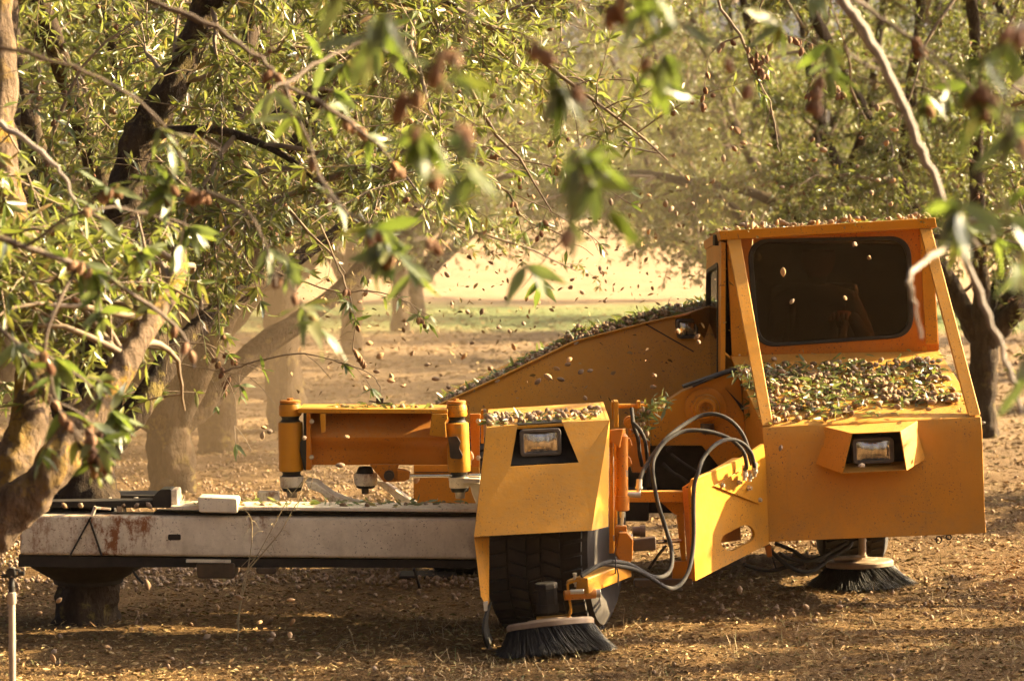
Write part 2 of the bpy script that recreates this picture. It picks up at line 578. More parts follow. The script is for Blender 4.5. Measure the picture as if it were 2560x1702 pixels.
# headlight housing standing proud of the bonnet
YF = YH - 0.13
o = [PH(1225, 216, YF), PH(1546, 203, YF), PH(1587, 460, YF), PH(1163, 480, YF)]
b = [PH(1020, 166, YH + .05), PH(1668, 128, YH + .05), PH(1722, 378, YH + .02), PH(968, 408, YH + .02)]
mb = MB()
t = 0.006
ctr = (o[0] + o[1] + o[2] + o[3]) / 4
oi = [p + (ctr - p).normalized() * t for p in o]
bi = [p + (ctr - p).normalized() * 0.03 + Vector((0, 0, 0)) for p in b]
bi = [Vector((p.x * .45 + q.x * .55, YH - .008, p.z * .4 + q.z * .6)) for p, q in zip(bi, oi)]
vs = o + b + oi + bi
fs = []
for i in range(4):
    j = (i + 1) % 4
    fs += [(i, 4 + i, 4 + j, j), (i, j, 8 + j, 8 + i), (8 + i, 8 + j, 12 + j, 12 + i), (4 + i, 12 + i, 12 + j, 4 + j)]
mb.add(vs, fs)
lamp_box = mb.build('headlight_housing', M['yellow'], shaker, 0.002)
mb = MB(); mb.prism([bi[0], bi[1], bi[2], bi[3]], (0, 0.004, 0)); mb.build('housing_back', M['dark'], lamp_box)
headlamp(PH(1368, 330, YF + 0.055), 0.172, 0.108, lamp_box, tilt=R(-2.2))
# eye bolts under the bonnet
for x, r in ((1752, 48), (1850, 30)):
    c = P6(x, 190 if x < 1800 else 165, YH - 0.01)
    mb = MB(); mb.tube([c + Vector((math.cos(a) * .0115, 0, math.sin(a) * .0125 * r / 40)) for a in [2 * math.pi * k / 18 for k in range(19)]], 0.0028, 8, False); mb.build('ring', M['dark'], bonnet)
bolt(PH(2082, 148, YH + .01), bonnet, 0.006, (1, 0, 0))

# ---------------------------------------------------------------- cab
YW = 12.26
cab = link('cab', None, shaker) if False else None
roofF = [PC(360, 202, 12.16), PC(1772, 116, 12.16), PC(1784, 180, 12.17), PC(372, 262, 12.17)]
back = Vector((0, 1.02, -0.055))
mb = MB(); mb.hexa([roofF[3], roofF[2], roofF[2] + back, roofF[3] + back, roofF[0], roofF[1], roofF[1] + back, roofF[0] + back])
roof = mb.build('roof', M['yellow'], shaker, 0.004)
# front wall with the window opening
wo_ = [PC(430, 240, YW), PC(1745, 165, YW), PC(1800, 1000, YW + .02), PC(500, 1060, YW + .02)]
win_pts = [PC(545, 262, YW - .002), PC(1606, 238, YW - .002), PC(1628, 892, YW + .018), PC(600, 962, YW + .018)]
win = rounded(win_pts, 0.10, 8)
wc = sum(win, Vector((0, 0, 0))) / len(win)
# outer loop: project each inner point outward to the wall outline
def outward(p):
    d = p - wc
    best = 99
    for i in range(4):
        a, b = wo_[i], wo_[(i + 1) % 4]
        e = b - a
        den = d.x * e.z - d.z * e.x
        if abs(den) < 1e-9: continue
        s = ((a.x - wc.x) * e.z - (a.z - wc.z) * e.x) / den
        if s > 0: best = min(best, s)
    return wc + d * best
outer = [outward(p) for p in win]
mb = MB(); ring_prism(mb, outer, win, (0, 0.03, 0)); mb.build('front_wall', M['orange'], shaker)
mb = MB()
gin = [p + (wc - p).normalized() * 0.020 for p in win]
gout = [p + (wc - p).normalized() * -0.004 for p in win]
ring_prism(mb, [p + Vector((0, -.008, 0)) for p in gout], [p + Vector((0, -.008, 0)) for p in gin], (0, 0.03, 0))
wind = mb.build('window', M['rubber'], shaker, 0.005)
mb = MB(); mb.prism([p + Vector((0, .004, 0)) for p in gin], (0, 0.005, 0)); mb.build('pane', M['glass'], wind)
XRR = PC(1772, 116, 12.16).x - .015
# right corner panel
mb = MB(); mb.prism([PC(1668, 190, YW - .012), PC(1750, 186, YW - .012), PC(1792, 942, YW), PC(1712, 944, YW)], (0, 0.01, 0)); mb.build('corner_panel', M['yellow'], shaker, 0.002)
zr = 0.98
mb = MB(); mb.prism([Vector((XRR, YW + .02, zr)), Vector((XRR, YW + .84, zr)), Vector((XRR, YW + .84, .62)), Vector((XRR, YW + .02, .80))], (-0.02, 0, 0)); mb.build('side_wall', M['yellow'], shaker)
mb = MB(); mb.prism([Vector((XRR, YW + .02, zr)), Vector((XRR, YW + .07, zr)), Vector((XRR, YW + .07, 1.555)), Vector((XRR, YW + .02, 1.56))], (-0.02, 0, 0)); mb.build('door_post', M['yellow'], shaker)
mb = MB(); mb.prism([Vector((XRR - .008, YW + .07, zr)), Vector((XRR - .008, YW + .84, zr)), Vector((XRR - .008, YW + .84, 1.53)), Vector((XRR - .008, YW + .07, 1.55))], (-0.004, 0, 0)); mb.build('side_pane', M['side_glass'], shaker)
# slanted pillars from roof to bonnet corners
def pillar(a0, a1, b0, b1):
    mb = MB()
    d = Vector((0, 0.045, 0.012))
    mb.hexa([b0, b1, b1 + d, b0 + d, a0, a1, a1 + d, a0 + d])
    mb.build('pillar', M['yellow'], shaker, 0.004)
pillar(PC(412, 258, 12.175), PC(500, 254, 12.175), PC(640, 1478, YH + .036), PC(716, 1474, YH + .036))
pillar(PC(1670, 190, 12.175), PC(1748, 184, 12.175), PC(1990, 1412, YH + .036), PC(2070, 1404, YH + .036))
# left side of the cab with its door window
XL = PC(360, 202, 12.16).x + 0.012
def side(Y, z): return Vector((XL, Y, z))
zt, zb = roofF[3].z - 0.004, 0.62
Y0, Y1 = 12.19, 13.12
so = [side(Y0, zt), side(Y1, zt - 0.05), side(Y1, zb), side(Y0, zb)]
si_ = [side(Y0 + .16, zt - .10), side(Y1 - .05, zt - .15), side(Y1 - .05, 0.86), side(Y0 + .16, 0.84)]
mb = MB()
si = rounded(si_, 0.06, 4)
sc_ = sum(si_, Vector()) / 4
def outw(p):
    d = p - sc_
    best = 99
    for i in range(4):
        a, b = so[i], so[(i + 1) % 4]
        e = b - a
        den = d.y * e.z - d.z * e.y
        if abs(den) < 1e-9: continue
        s = ((a.y - sc_.y) * e.z - (a.z - sc_.z) * e.y) / den
        if s > 0: best = min(best, s)
    return sc_ + d * best
ring_prism(mb, [outw(p) for p in si], si, (0.02, 0, 0))
door = mb.build('door', M['yellow'], shaker)
mb = MB()
ring_prism(mb, [p + (sc_ - p).normalized() * -.004 + Vector((-.006, 0, 0)) for p in si], [p + (sc_ - p).normalized() * .022 + Vector((-.006, 0, 0)) for p in si], (0.02, 0, 0))
mb.build('gasket', M['rubber'], door)
mb = MB(); mb.prism([p + (sc_ - p).normalized() * .02 + Vector((.006, 0, 0)) for p in si], (0.004, 0, 0)); mb.build('pane', M['side_glass'], door)
# corner post, back wall, floor and roof lining close the cab
mb = MB(); mb.prism([PC(410, 262, YW - .03), PC(505, 258, YW - .03), PC(545, 1020, YW), PC(445, 1024, YW)], (0, 0.02, 0)); mb.build('corner_post', M['yellow'], shaker, 0.003)
XR = PC(1772, 116, 12.16).x
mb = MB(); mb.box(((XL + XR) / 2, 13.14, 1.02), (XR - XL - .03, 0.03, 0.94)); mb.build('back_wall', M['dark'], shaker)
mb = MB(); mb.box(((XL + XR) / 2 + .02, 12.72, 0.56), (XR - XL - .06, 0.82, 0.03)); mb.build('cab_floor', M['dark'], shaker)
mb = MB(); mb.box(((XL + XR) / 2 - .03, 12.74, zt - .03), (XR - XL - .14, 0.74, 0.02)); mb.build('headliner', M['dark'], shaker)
# seat, dashboard and control lever
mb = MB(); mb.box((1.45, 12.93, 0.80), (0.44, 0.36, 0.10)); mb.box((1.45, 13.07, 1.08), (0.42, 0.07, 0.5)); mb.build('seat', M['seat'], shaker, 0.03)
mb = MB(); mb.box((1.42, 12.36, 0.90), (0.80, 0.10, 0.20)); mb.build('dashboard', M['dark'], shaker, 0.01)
lev = PC(1150, 790, 12.46)
mb = MB(); mb.tube([lev + Vector((0.0, .03, -0.28)), lev + Vector((0, 0.0, -0.05)), lev + Vector((0, -.005, 0.0))], 0.008); mb.lathe(lev + Vector((0, 0, -.03)), (0, 0, 1), [(0, .01), (.012, .02), (.03, .022), (.045, .012), (.048, 0)], 12); mb.build('control_lever', M['rubber'], shaker)
# roof bracket by the left corner
mb = MB(); mb.box(PC(345, 262, 12.4), (0.03, 0.12, 0.05)); mb.build('roof_bracket', M['dark'], shaker, 0.004)

# ---------------------------------------------------------------- catching chute left of the cab
YC = 13.02
def chute_pt(x, y):
    return PS(x, y, YC - .00026 * (y - 222))
ce = [chute_pt(-20, 992), chute_pt(440, 785), chute_pt(1060, 488), chute_pt(1615, 345), chute_pt(1975, 262), chute_pt(2140, 222)]
mb = MB()
mb.prism(ce + [chute_pt(2160, 1500), chute_pt(1300, 1500), chute_pt(260, 1420), chute_pt(-20, 1100)], (0, 0.012, 0))
chute = mb.build('chute_panel', M['yellow'], shaker)
mb = MB()
for i in range(len(ce) - 1):
    mb.bar(ce[i] + Vector((0, .004, .004)), ce[i + 1] + Vector((0, .004, .004)), 0.035, 0.008)
mb.build('chute_flange', M['yellow'], shaker, 0.002)
# the pan behind the panel, which carries the heap
mb = MB()
for i in range(len(ce) - 1):
    a, b_ = ce[i] + Vector((0, .02, -.02)), ce[i + 1] + Vector((0, .02, -.02))
    mb.prism([a, b_, b_ + Vector((0, .75, .03)), a + Vector((0, .75, .03))], (0, 0, -0.01))
mb.build('chute_pan', M['yellow'], shaker)
mb = MB(); mb.prism([chute_pt(1600, 342) - Vector((0, .003, 0)), chute_pt(1612, 338) - Vector((0, .003, 0)), chute_pt(2000, 560) - Vector((0, .003, 0)), chute_pt(1992, 566) - Vector((0, .003, 0))], (0, .002, 0)); mb.build('seam', M['dark'], chute)
for x, y in ((1065, 492), (445, 788)): bolt(chute_pt(x, y), chute, 0.012)
# lamp on the chute under its triangular hood
mb = MB(); mb.prism([PC(172, 745, YC - .14), PC(305, 700, YC - .02), PC(318, 1010, YC - .02)], (0.004, .012, 0)); mb.prism([PC(60, 772, YC - .02), PC(172, 745, YC - .14), PC(305, 700, YC - .02)], (0, .004, .008)); mb.build('lamp_hood', M['orange'], shaker)
headlamp(PC(158, 842, YC - .08), 0.098, 0.092, shaker, R(-2), yaw=R(10))
mb = MB(); mb.box(PC(140, 850, YC - .02), (0.10, 0.05, 0.11)); mb.build('lamp_mount', M['dark'], shaker, 0.01)

# ---------------------------------------------------------------- pivot arm with its round boss
YP = 12.05
mb = MB()
mb.prism([P4(580, 862, YP), P4(960, 606, YP), P4(1640, 338, YP), P4(1690, 860, YP), P4(1735, 1250, YP), P4(1500, 1600, YP), P4(1370, 1450, YP), P4(1200, 1242, YP), P4(606, 1242, YP)], (0, 0.10, 0))
arm = mb.build('pivot_arm', M['yellow'], shaker, 0.004)
c = P4(1240, 800, YP - .001)
mb = MB()
mb.lathe(c, (0, -1, 0), [(0, .092), (.012, .092), (.014, .088), (.014, .064), (.030, .060), (.032, .056), (.032, .048), (.050, .047), (.054, .043), (.054, .031), (.030, .029), (.030, .012), (.004, .011), (.004, 0)], 40)
boss = mb.build('pivot_boss', M['yellow'], arm, smooth=30)
mb = MB(); mb.lathe(P4(1262, 985, YP - .03), (0, 0, -1), [(0, .03), (.03, .032), (.045, .02)], 14); mb.build('grease', M['grease'], arm)
mb = MB(); mb.prism([P4(1470, 560, YP - .02), P4(1600, 720, YP - .02), P4(1690, 860, YP - .02), P4(1700, 790, YP - .02)], (0, .018, 0)); mb.build('gusset', M['dark'], arm)
# rubber strip on top of the arm
mb = MB()
st = smooth_path([P4(975, 548, YP - .03), P4(1200, 470, YP - .03), P4(1420, 392, YP - .03), P4(1540, 352, YP - .03), P4(1640, 318, YP - .03)], 4)
for i in range(len(st) - 1): mb.bar(st[i], st[i + 1] + (st[i + 1] - st[i]) * .05, 0.10, 0.012)
mb.build('rubber_strip', M['rubber'], shaker)
mb = MB(); mb.tube(smooth_path([P4(1090, 548, YP - .09), P4(1300, 455, YP - .09), P4(1450, 395, YP - .09), P4(1560, 365, YP - .09), P4(1640, 335, YP - .09)]), [.005] * 8 + [.008] * 9 + [.011] * 8, 8); mb.build('rubber_lip', M['rubber'], shaker)
# bracket between housing and arm
mb = MB()
mb.prism([P4(165, 722, 11.6), P4(216, 722, 11.6), P4(216, 1030, 11.6), P4(165, 1030, 11.6)], (0, .12, 0))
mb.build('bracket', M['yellow'], shaker, .002); mb = MB()
mb.prism([P4(140, 730, 11.66), P4(160, 730, 11.66), P4(160, 930, 11.66), P4(140, 930, 11.66)], (0, .1, 0))
mb.build('bracket', M['yellow'], shaker, .002); mb = MB()
mb.prism([P4(440, 722, 11.7), P4(478, 722, 11.7), P4(478, 800, 11.7), P4(440, 800, 11.7)], (0, .08, 0))
mb.build('bracket', M['yellow'], shaker, .002)
mb = MB(); mb.cyl(P4(220, 775, 11.75), P4(560, 775, 11.75), 0.010); mb.build('pin', M['yellow'], shaker)
mb = MB(); mb.lathe(P4(345, 960, 11.8), (0, -1, 0), [(0, .026), (.05, .026), (.05, .018), (.06, .018)], 24); mb.build('motor_cover', M['yellow'], shaker, .002)
mb = MB(); mb.prism([P4(330, 1030, 11.9), P4(590, 1190, 11.9), P4(590, 1560, 11.9), P4(380, 1560, 11.9), P4(330, 1300, 11.9)], (0, .08, 0)); mb.build('valve_block', M['orange'], shaker, .004)
# black boxes and sheet standing in for the unlit void of the engine bay
mb = MB()
mb.box((0.80, 12.62, 0.46), (0.72, 0.7, 0.30)); mb.box((1.45, 12.4, 0.42), (0.8, 1.0, 0.14)); mb.box((0.35, 12.0, 0.38), (0.5, 0.2, 0.13))
mb.build('void_boxes', M['dark'], shaker, 0.01)
mb = MB(); mb.prism([P4(300, 1240, 12.25), P4(1450, 1240, 12.25), P4(1500, 1700, 12.25), P4(300, 1900, 12.25)], (0, .03, 0)); mb.build('void_backing', M['dark'], shaker)  # near-black sheet in place of the unlit void below the arm
mb = MB()
mb.tube(smooth_path([P4(830, 1340, 11.9), P4(980, 1450, 11.88), P4(1180, 1580, 11.86), P4(1330, 1700, 11.9)]), .0085, 8)
mb.build('inner_hose', M['hose'], shaker)
mb = MB(); mb.tube(smooth_path([P4(740, 1450, 11.92), P4(860, 1560, 11.9), P5(950, 200, 11.88), P5(1060, 280, 11.9)]), .0085, 8); mb.build('inner_hose', M['hose'], shaker)
mb = MB(); mb.lathe(P4(820, 1290, 11.9), (0, -1, 0), [(0, .016), (.02, .016), (.02, .009), (.03, .009)], 8); mb.build('fitting', M['dark'], shaker)

# ---------------------------------------------------------------- slotted arm plate
def plate(x, y):
    """depth follows the plate, which swings back from its left edge to the bonnet"""
    Y = 10.90 + (x - 1100) / (1985 - 1100) * 0.48
    return P5(x, y, Y)
po = [plate(1105, 222), plate(1690, -30), plate(1925, -190), plate(1950, 0), plate(1975, 640), plate(1990, 982), plate(1122, 1420), plate(1070, 330)]
slot = []
s0, s1 = Vector((1535, 960)), Vector((1715, 870))
d = (s1 - s0).normalized(); nn = Vector((-d.y, d.x))
r_ = 108
for k in range(13):
    a = math.pi * (0.5 + k / 12)
    slot.append(s0 + d * math.cos(a) * r_ + nn * math.sin(a) * r_)
for k in range(13):
    a = math.pi * (1.5 + k / 12)
    slot.append(s1 + d * math.cos(a) * r_ + nn * math.sin(a) * r_)
me = bpy.data.meshes.new('arm_plate')
bm = bmesh.new()
ov = [bm.verts.new(p) for p in po]
iv = [bm.verts.new(plate(p.x, p.y)) for p in slot]
ee = [bm.edges.new((ov[i], ov[(i + 1) % len(ov)])) for i in range(len(ov))] + [bm.edges.new((iv[i], iv[(i + 1) % len(iv)])) for i in range(len(iv))]
bmesh.ops.triangle_fill(bm, use_beauty=True, edges=ee)
nrm = Vector((0.82, -0.55, 0)).normalized()
bmesh.ops.recalc_face_normals(bm, faces=bm.faces)
g = bmesh.ops.extrude_face_region(bm, geom=bm.faces[:])
bmesh.ops.translate(bm, verts=[x for x in g['geom'] if isinstance(x, bmesh.types.BMVert)], vec=-nrm * 0.014)
bmesh.ops.recalc_face_normals(bm, faces=bm.faces)
bm.to_mesh(me); bm.free()
me.materials.append(M['yellow'])
arm_plate = link('arm_plate', me, shaker)
mb = MB(); mb.prism([p - nrm * .11 for p in (plate(1300, 560), plate(1900, 330), plate(1930, 960), plate(1640, 1000), plate(1420, 1050))], -nrm * .01); mb.build('inner_web', M['orange'], shaker)
# its left end flange and the frame behind
mb = MB(); mb.prism([P5(970, 318, 11.02), P5(1075, 335, 10.905), P5(1122, 1420, 10.905), P5(1040, 1380, 11.02)], (0, .012, 0)); mb.build('end_flange', M['orange'], shaker, .002)
mb = MB(); mb.prism([P5(965, 320, 11.02), P5(1105, 225, 10.9), P5(1690, -32, 11.22), P5(1560, -30, 11.4)], (0, 0, -.01)); mb.build('top_flange', M['yellow'], shaker, .002)
mb = MB(); mb.prism([P5(900, 640, 11.1), P5(990, 640, 11.1), P5(1010, 1180, 11.1), P5(960, 1180, 11.1)], (0, .03, 0)); mb.prism([P5(690, 470, 11.1), P5(980, 470, 11.1), P5(985, 650, 11.1), P5(880, 640, 11.1)], (0, .03, 0)); mb.prism([P5(860, 1200, 11.1), P5(1040, 1180, 11.1), P5(1090, 1420, 11.1), P5(850, 1420, 11.1)], (0, .03, 0)); mb.build('frame_gusset', M['yellow'], shaker, .002)
mb = MB(); mb.bar(P5(300, 425, 11.08), P5(980, 425, 11.08), 0.05, 0.045); mb.build('cross_tube', M['yellow'], shaker, .004)
mb = MB(); mb.bar(P5(400, 1440, 11.1), P5(1090, 1430, 11.1), 0.06, 0.030); mb.build('lower_bar', M['grease'], shaker, .004)
# triangular cover with bolts and fittings
tri = [plate(1322, 302), plate(1862, 518), plate(1890, 60), plate(1760, 45)]
mb = MB(); mb.prism([p + nrm * 0.002 for p in tri], nrm * 0.007); cover = mb.build('cover_plate', M['yellow'], arm_plate, .001)
for x, y in ((1415, 295), (1855, 465)): bolt(plate(x, y) + nrm * .009, arm_plate, .0085, nrm)
for x, y in ((1600, 260), (1715, 325)):
    mb = MB(); p = plate(x, y) + nrm * .006
    mb.lathe(p, nrm, [(0, .012), (.012, .012), (.012, .008), (.022, .008)], 6); mb.build('fitting', M['zinc'], arm_plate)

# ---------------------------------------------------------------- hoses
def hose(pts, r=0.0086):
    mb = MB(); mb.tube(smooth_path(pts, 6), r, 10); return mb.build('hose', M['hose'], shaker, smooth=60)
hose([P2(1752, 860, 10.78), P2(1768, 760, 10.80), P2(1812, 660, 10.84), P4(640, 1330, 10.9), P4(800, 1140, 11.0), P4(1000, 985, 11.08), P4(1180, 892, 11.12), P4(1350, 872, 11.12), P4(1520, 935, 11.12), P4(1650, 1065, 11.14), P4(1725, 1220, 11.16), P4(1770, 1400, 11.18), P5(1792, 60, 11.18)])
hose([P5(1705, 110, 11.12), P4(1725, 1480, 11.08), P4(1690, 1320, 11.06), P4(1560, 1180, 11.04), P4(1360, 1095, 11.02), P4(1150, 1062, 11.0), P4(960, 1080, 10.98), P4(780, 1180, 10.93), P4(660, 1340, 10.88), P5(618, 60, 10.84), P5(632, 250, 10.82), P5(690, 540, 10.80), P5(790, 850, 10.78), P5(845, 1080, 10.74), P5(835, 1270, 10.66), P5(750, 1365, 10.58), P5(610, 1365, 10.5), P5(470, 1290, 10.44), P5(320, 1215, 10.38), P3(1480, 405, 10.30), P3(1330, 455, 10.24), P3(1190, 530, 10.20)])
hose([P5(1818, 60, 11.14), P4(1815, 1470, 11.10), P4(1780, 1330, 11.08), P4(1690, 1225, 11.06), P4(1570, 1172, 11.04), P4(1440, 1185, 11.0), P4(1310, 1270, 10.94), P4(1210, 1400, 10.9), P5(1160, 130, 10.84), P5(1108, 300, 10.82), P5(1100, 560, 10.8), P5(1105, 850, 10.78), P5(1085, 1120, 10.74), P5(1035, 1320, 10.68), P5(950, 1455, 10.62), P5(850, 1508, 10.58), P5(740, 1475, 10.52), P5(600, 1385, 10.46), P5(420, 1290, 10.40), P5(230, 1245, 10.34), P3(1400, 430, 10.27), P3(1300, 475, 10.22), P3(1190, 545, 10.19)])
hose([P2(1680, 80, 11.55), P2(1700, 240, 11.5), P2(1745, 380, 11.48), P2(1760, 520, 11.5), P2(1785, 640, 11.55)])
hose([P2(1690, 215, 11.5), P2(1760, 290, 11.46), P2(1810, 390, 11.46), P2(1830, 520, 11.5), P2(1840, 640, 11.55), P2(1850, 840, 11.58)])
for p, q in ((P5(1708, 60, 11.13), P5(1700, 240, 11.12)), (P5(1822, 30, 11.14), P5(1815, 190, 11.15)), (P5(1768, 120, 11.17), P5(1760, 250, 11.16)), (P2(1757, 775, 10.79), P2(1750, 905, 10.78))):
    mb = MB(); q_ = q - p; mb.lathe(p, q_, [(0, .0125), (q_.length * .55, .0125), (q_.length * .55, .0155), (q_.length * .72, .0155), (q_.length * .72, .009), (q_.length, .009)], 10); mb.build('hose_fitting', M['zinc'], shaker)
for x, y in ((1512, 440),):
    mb = MB(); c = P3(x, y, 10.315); mb.tube([c + Vector((.004, .03 * math.sin(a), .030 * math.cos(a))) for a in [2 * math.pi * k / 14 for k in range(15)]], .003, 6, False); mb.build('cable_tie', M['hose'], shaker)
mb = MB(); mb.tube([P3(1540, 470, 10.27), P3(1552, 540, 10.27), P3(1548, 640, 10.28)], .003, 6); mb.build('cable_tie', M['hose'], shaker)
# hoses hanging under the bonnet
for pts in ([(60, 232), (150, 340), (280, 450), (420, 505), (540, 480), (640, 410)], [(150, 225), (330, 300), (430, 370), (560, 395), (660, 370), (780, 310), (890, 240)], [(200, 330), (300, 380), (450, 400), (600, 360), (720, 290), (850, 215)], [(-160, 430), (-40, 470), (120, 490), (280, 450), (420, 420)], [(640, 400), (760, 330), (860, 270), (900, 215)]):
    hose([P6(x, y, 11.78 + .03 * i) for i, (x, y) in enumerate(pts)], .0088)
mb = MB(); mb.prism([P6(48, 255, 11.55), P6(110, 240, 11.55), P6(120, 355, 11.55), P6(75, 365, 11.55)], (0, .05, 0)); mb.build('hanger', M['orange'], shaker, .003)
mb = MB(); mb.tube([P6(125, 360, 11.6), P6(140, 420, 11.6), P6(158, 470, 11.6)], .004, 6); mb.build('hook', M['dark'], shaker)

# ---------------------------------------------------------------- front wheel housing
YT, YB = 10.50, 10.22
TL, TR = P2(262, 272, YT), P2(1466, 195, YT)
BL, BRa, BRb = P2(138, 1336, YB), P2(1290, 1276, YB), P2(1452, 1236, YB + .12)
def face_pt(x, y):
    f = (y - 230) / (1300 - 230)
    return P2(x, y, YT + (YB - YT) * f)
cut = [face_pt(565, 240), face_pt(1000, 214), face_pt(1165, 612), face_pt(494, 652)]
topL, topR = face_pt(262, 272), face_pt(1466, 195)
me = bpy.data.meshes.new('fender')
bm = bmesh.new()
th = Vector((0, .012, 0))
def poly(pts, ext=th):
    mb = MB(); mb.prism(pts, ext); return mb
fend = MB()
# skin round the lamp opening, as flat plates sharing the slope
fend.prism([topL, cut[0], cut[3], face_pt(150, 1240), BL], th)
fend.prism([cut[3], cut[2], face_pt(1185, 616), BRa, BL, face_pt(150, 1240)], th)
fend.prism([face_pt(1440, 240), face_pt(1462, 205), BRa, face_pt(1185, 616)], th)
fender = fend.build('fender', M['yellow'], shaker)
mb = MB(); mb.prism([cut[1], topR, face_pt(1185, 616), cut[2]], th * 1.01); mb.prism([topR, BRb, BRa], th); mb.build('fender_corner', M['yellow'], fender)
# top, sides and back of the housing
BK = Vector((0, .72, .02))
mb = MB(); mb.prism([topL, topR, topR + BK, topL + BK], (0, 0, -.012)); mb.build('fender_top', M['yellow'], fender, .002)
mb = MB(); mb.prism([topR, BRb, BRb + BK, topR + BK], (-.012, 0, 0)); mb.prism([topL, BL, BL + BK, topL + BK], (.012, 0, 0)); mb.build('fender_side', M['yellow'], fender)
mb = MB(); mb.prism([topL + BK, topR + BK, BRb + BK, BL + BK], (0, .012, 0)); mb.build('fender_back', M['yellow'], fender)
# lamp recess
rec = [p + Vector((0, .13, 0)) for p in cut]
rec[2] = cut[2] + Vector((0, .05, .0)); rec[3] = cut[3] + Vector((0, .05, .0))
mb = MB()
for i in (0, 1, 3): mb.prism([cut[i], cut[(i + 1) % 4], rec[(i + 1) % 4], rec[i]], (0, 0.004, 0.003 if i == 0 else 0))
mb.prism([p + Vector((0, .006, 0)) for p in rec], (0, .01, 0))
mb.build('lamp_recess', M['dark'], fender)
headlamp(P2(790, 415, YT - .03), 0.160, 0.104, fender, R(-2.6))
# left skirt
mb = MB(); mb.prism([P3(138, 166, YB + .01), P3(288, 160, YB + .10), P3(285, 800, YB + .10), P3(262, 860, YB + .03), P3(205, 740, YB + .02)], (0, .01, 0)); mb.build('skirt', M['yellow'], fender)
mb = MB(); mb.prism([P3(225, 800, YB), P3(275, 790, YB + .02), P3(268, 890, YB + .02), P3(235, 890, YB)], (0, .012, 0)); mb.build('skirt_clip', M['steel'], fender, .002)
fp = smooth_path([P3(250, 880, YB + .02), P3(225, 980, YB - .01), P3(212, 1080, YB - .02), P3(230, 1180, YB), P3(258, 1255, YB + .03)], 4)
mb = MB()
for i in range(len(fp) - 1):
    mb.prism([fp[i], fp[i + 1], fp[i + 1] + Vector((.015, .22, .0)), fp[i] + Vector((.015, .22, 0))], (.008, 0, 0))
mb.build('mud_flap', M['rubber'], fender)
# right edge strips behind the face
mb = MB(); mb.prism([P2(1466, 390, YT + .1), P2(1500, 385, YT + .1), P2(1512, 1500, YT + .1), P2(1462, 1500, YT + .1)], (0, .015, 0)); mb.prism([P2(1508, 400, YT + .16), P2(1532, 400, YT + .16), P2(1545, 1440, YT + .16), P2(1518, 1450, YT + .16)], (0, .015, 0)); mb.build('fender_rail', M['yellow'], fender, .002)
# hydraulic lift cylinder
mb = MB()
mb.hexa([P2(1465, 395, 10.50), P2(1560, 470, 10.50), P2(1620, 440, 10.6), P2(1530, 380, 10.6), P2(1465, 290, 10.50), P2(1600, 280, 10.50), P2(1625, 275, 10.6), P2(1500, 285, 10.6)])
mb.build('cylinder_bracket', M['orange'], shaker, .004)
yc = 10.55
mb = MB(); a, b = P2(1588, 330, yc), P2(1588, 1085, yc)
L = (b - a).length
mb.lathe(a, b - a, [(0, .016), (.01, .0235), (L - .06, .0235), (L - .06, .0285), (L - .004, .0285), (L, .02)], 22)
cylr = mb.build('hydraulic_cylinder', M['orange'], shaker)
mb = MB(); mb.cyl(P2(1586, 1080, yc), P2(1584, 1240, yc), .0088); mb.build('piston_rod', M['chrome'], cylr)
mb = MB()
for dx in (-1, 1): mb.bar(P2(1575 + dx * 38, 1240, yc), P2(1572 + dx * 40, 1420, yc), .016, .04, (0, 1, 0))
mb.box(P2(1580, 1250, yc), (.042, .04, .02)); mb.build('clevis', M['orange'], cylr, .004)
mb = MB(); mb.cyl(P2(1500, 1350, yc), P2(1690, 1340, yc), .012); mb.build('clevis_pin', M['zinc'], cylr, .002)
for y in (405, 590): 
    mb = MB(); mb.prism([P2(1635, y - 45, yc), P2(1668, y - 30, yc), P2(1690, y + 40, yc), P2(1650, y + 70, yc), P2(1632, y + 40, yc)], (0, .02, 0)); mb.build('port', M['orange'], cylr, .003)
mb = MB(); mb.cyl(P2(1640, 925, yc), P2(1770, 930, yc), .011); mb.build('port', M['zinc'], cylr)
mb = MB(); mb.box(P2(1637, 720, yc - .024), (.008, .002, .026)); mb.build('sticker', M['white'], cylr)
# steering knuckle
mb = MB(); mb.prism([P3(1520, 330, 10.5), P3(1555, 120, 10.5), P3(1640, 120, 10.5), P3(1700, 190, 10.5), P3(1690, 400, 10.5), P3(1580, 420, 10.5)], (0, .05, 0)); mb.build('knuckle', M['orange'], shaker, .006)
mb = MB(); mb.prism([P3(1690, 190, 10.62), P3(1920, 165, 10.62), P3(1925, 290, 10.62), P3(1700, 310, 10.62)], (0, .05, 0)); mb.build('knuckle_block', M['grease'], shaker, .006)
mb = MB(); mb.lathe(P3(1690, 110, 10.7), (1, 0, 0), [(0, .02), (.03, .02), (.03, .026), (.05, .026)], 14); mb.build('hub_fitting', M['grease'], shaker)
mb = MB(); mb.cyl(P5(660, 960, 10.7), P5(950, 945, 10.9), .009); mb.build('tie_rod', M['chrome'], shaker)
mb = MB(); mb.tube([P5(570, 1280, 11.2), P5(680, 1120, 11.2), P5(780, 1000, 11.2)], .006, 6); mb.build('brake_line', M['dark'], shaker)

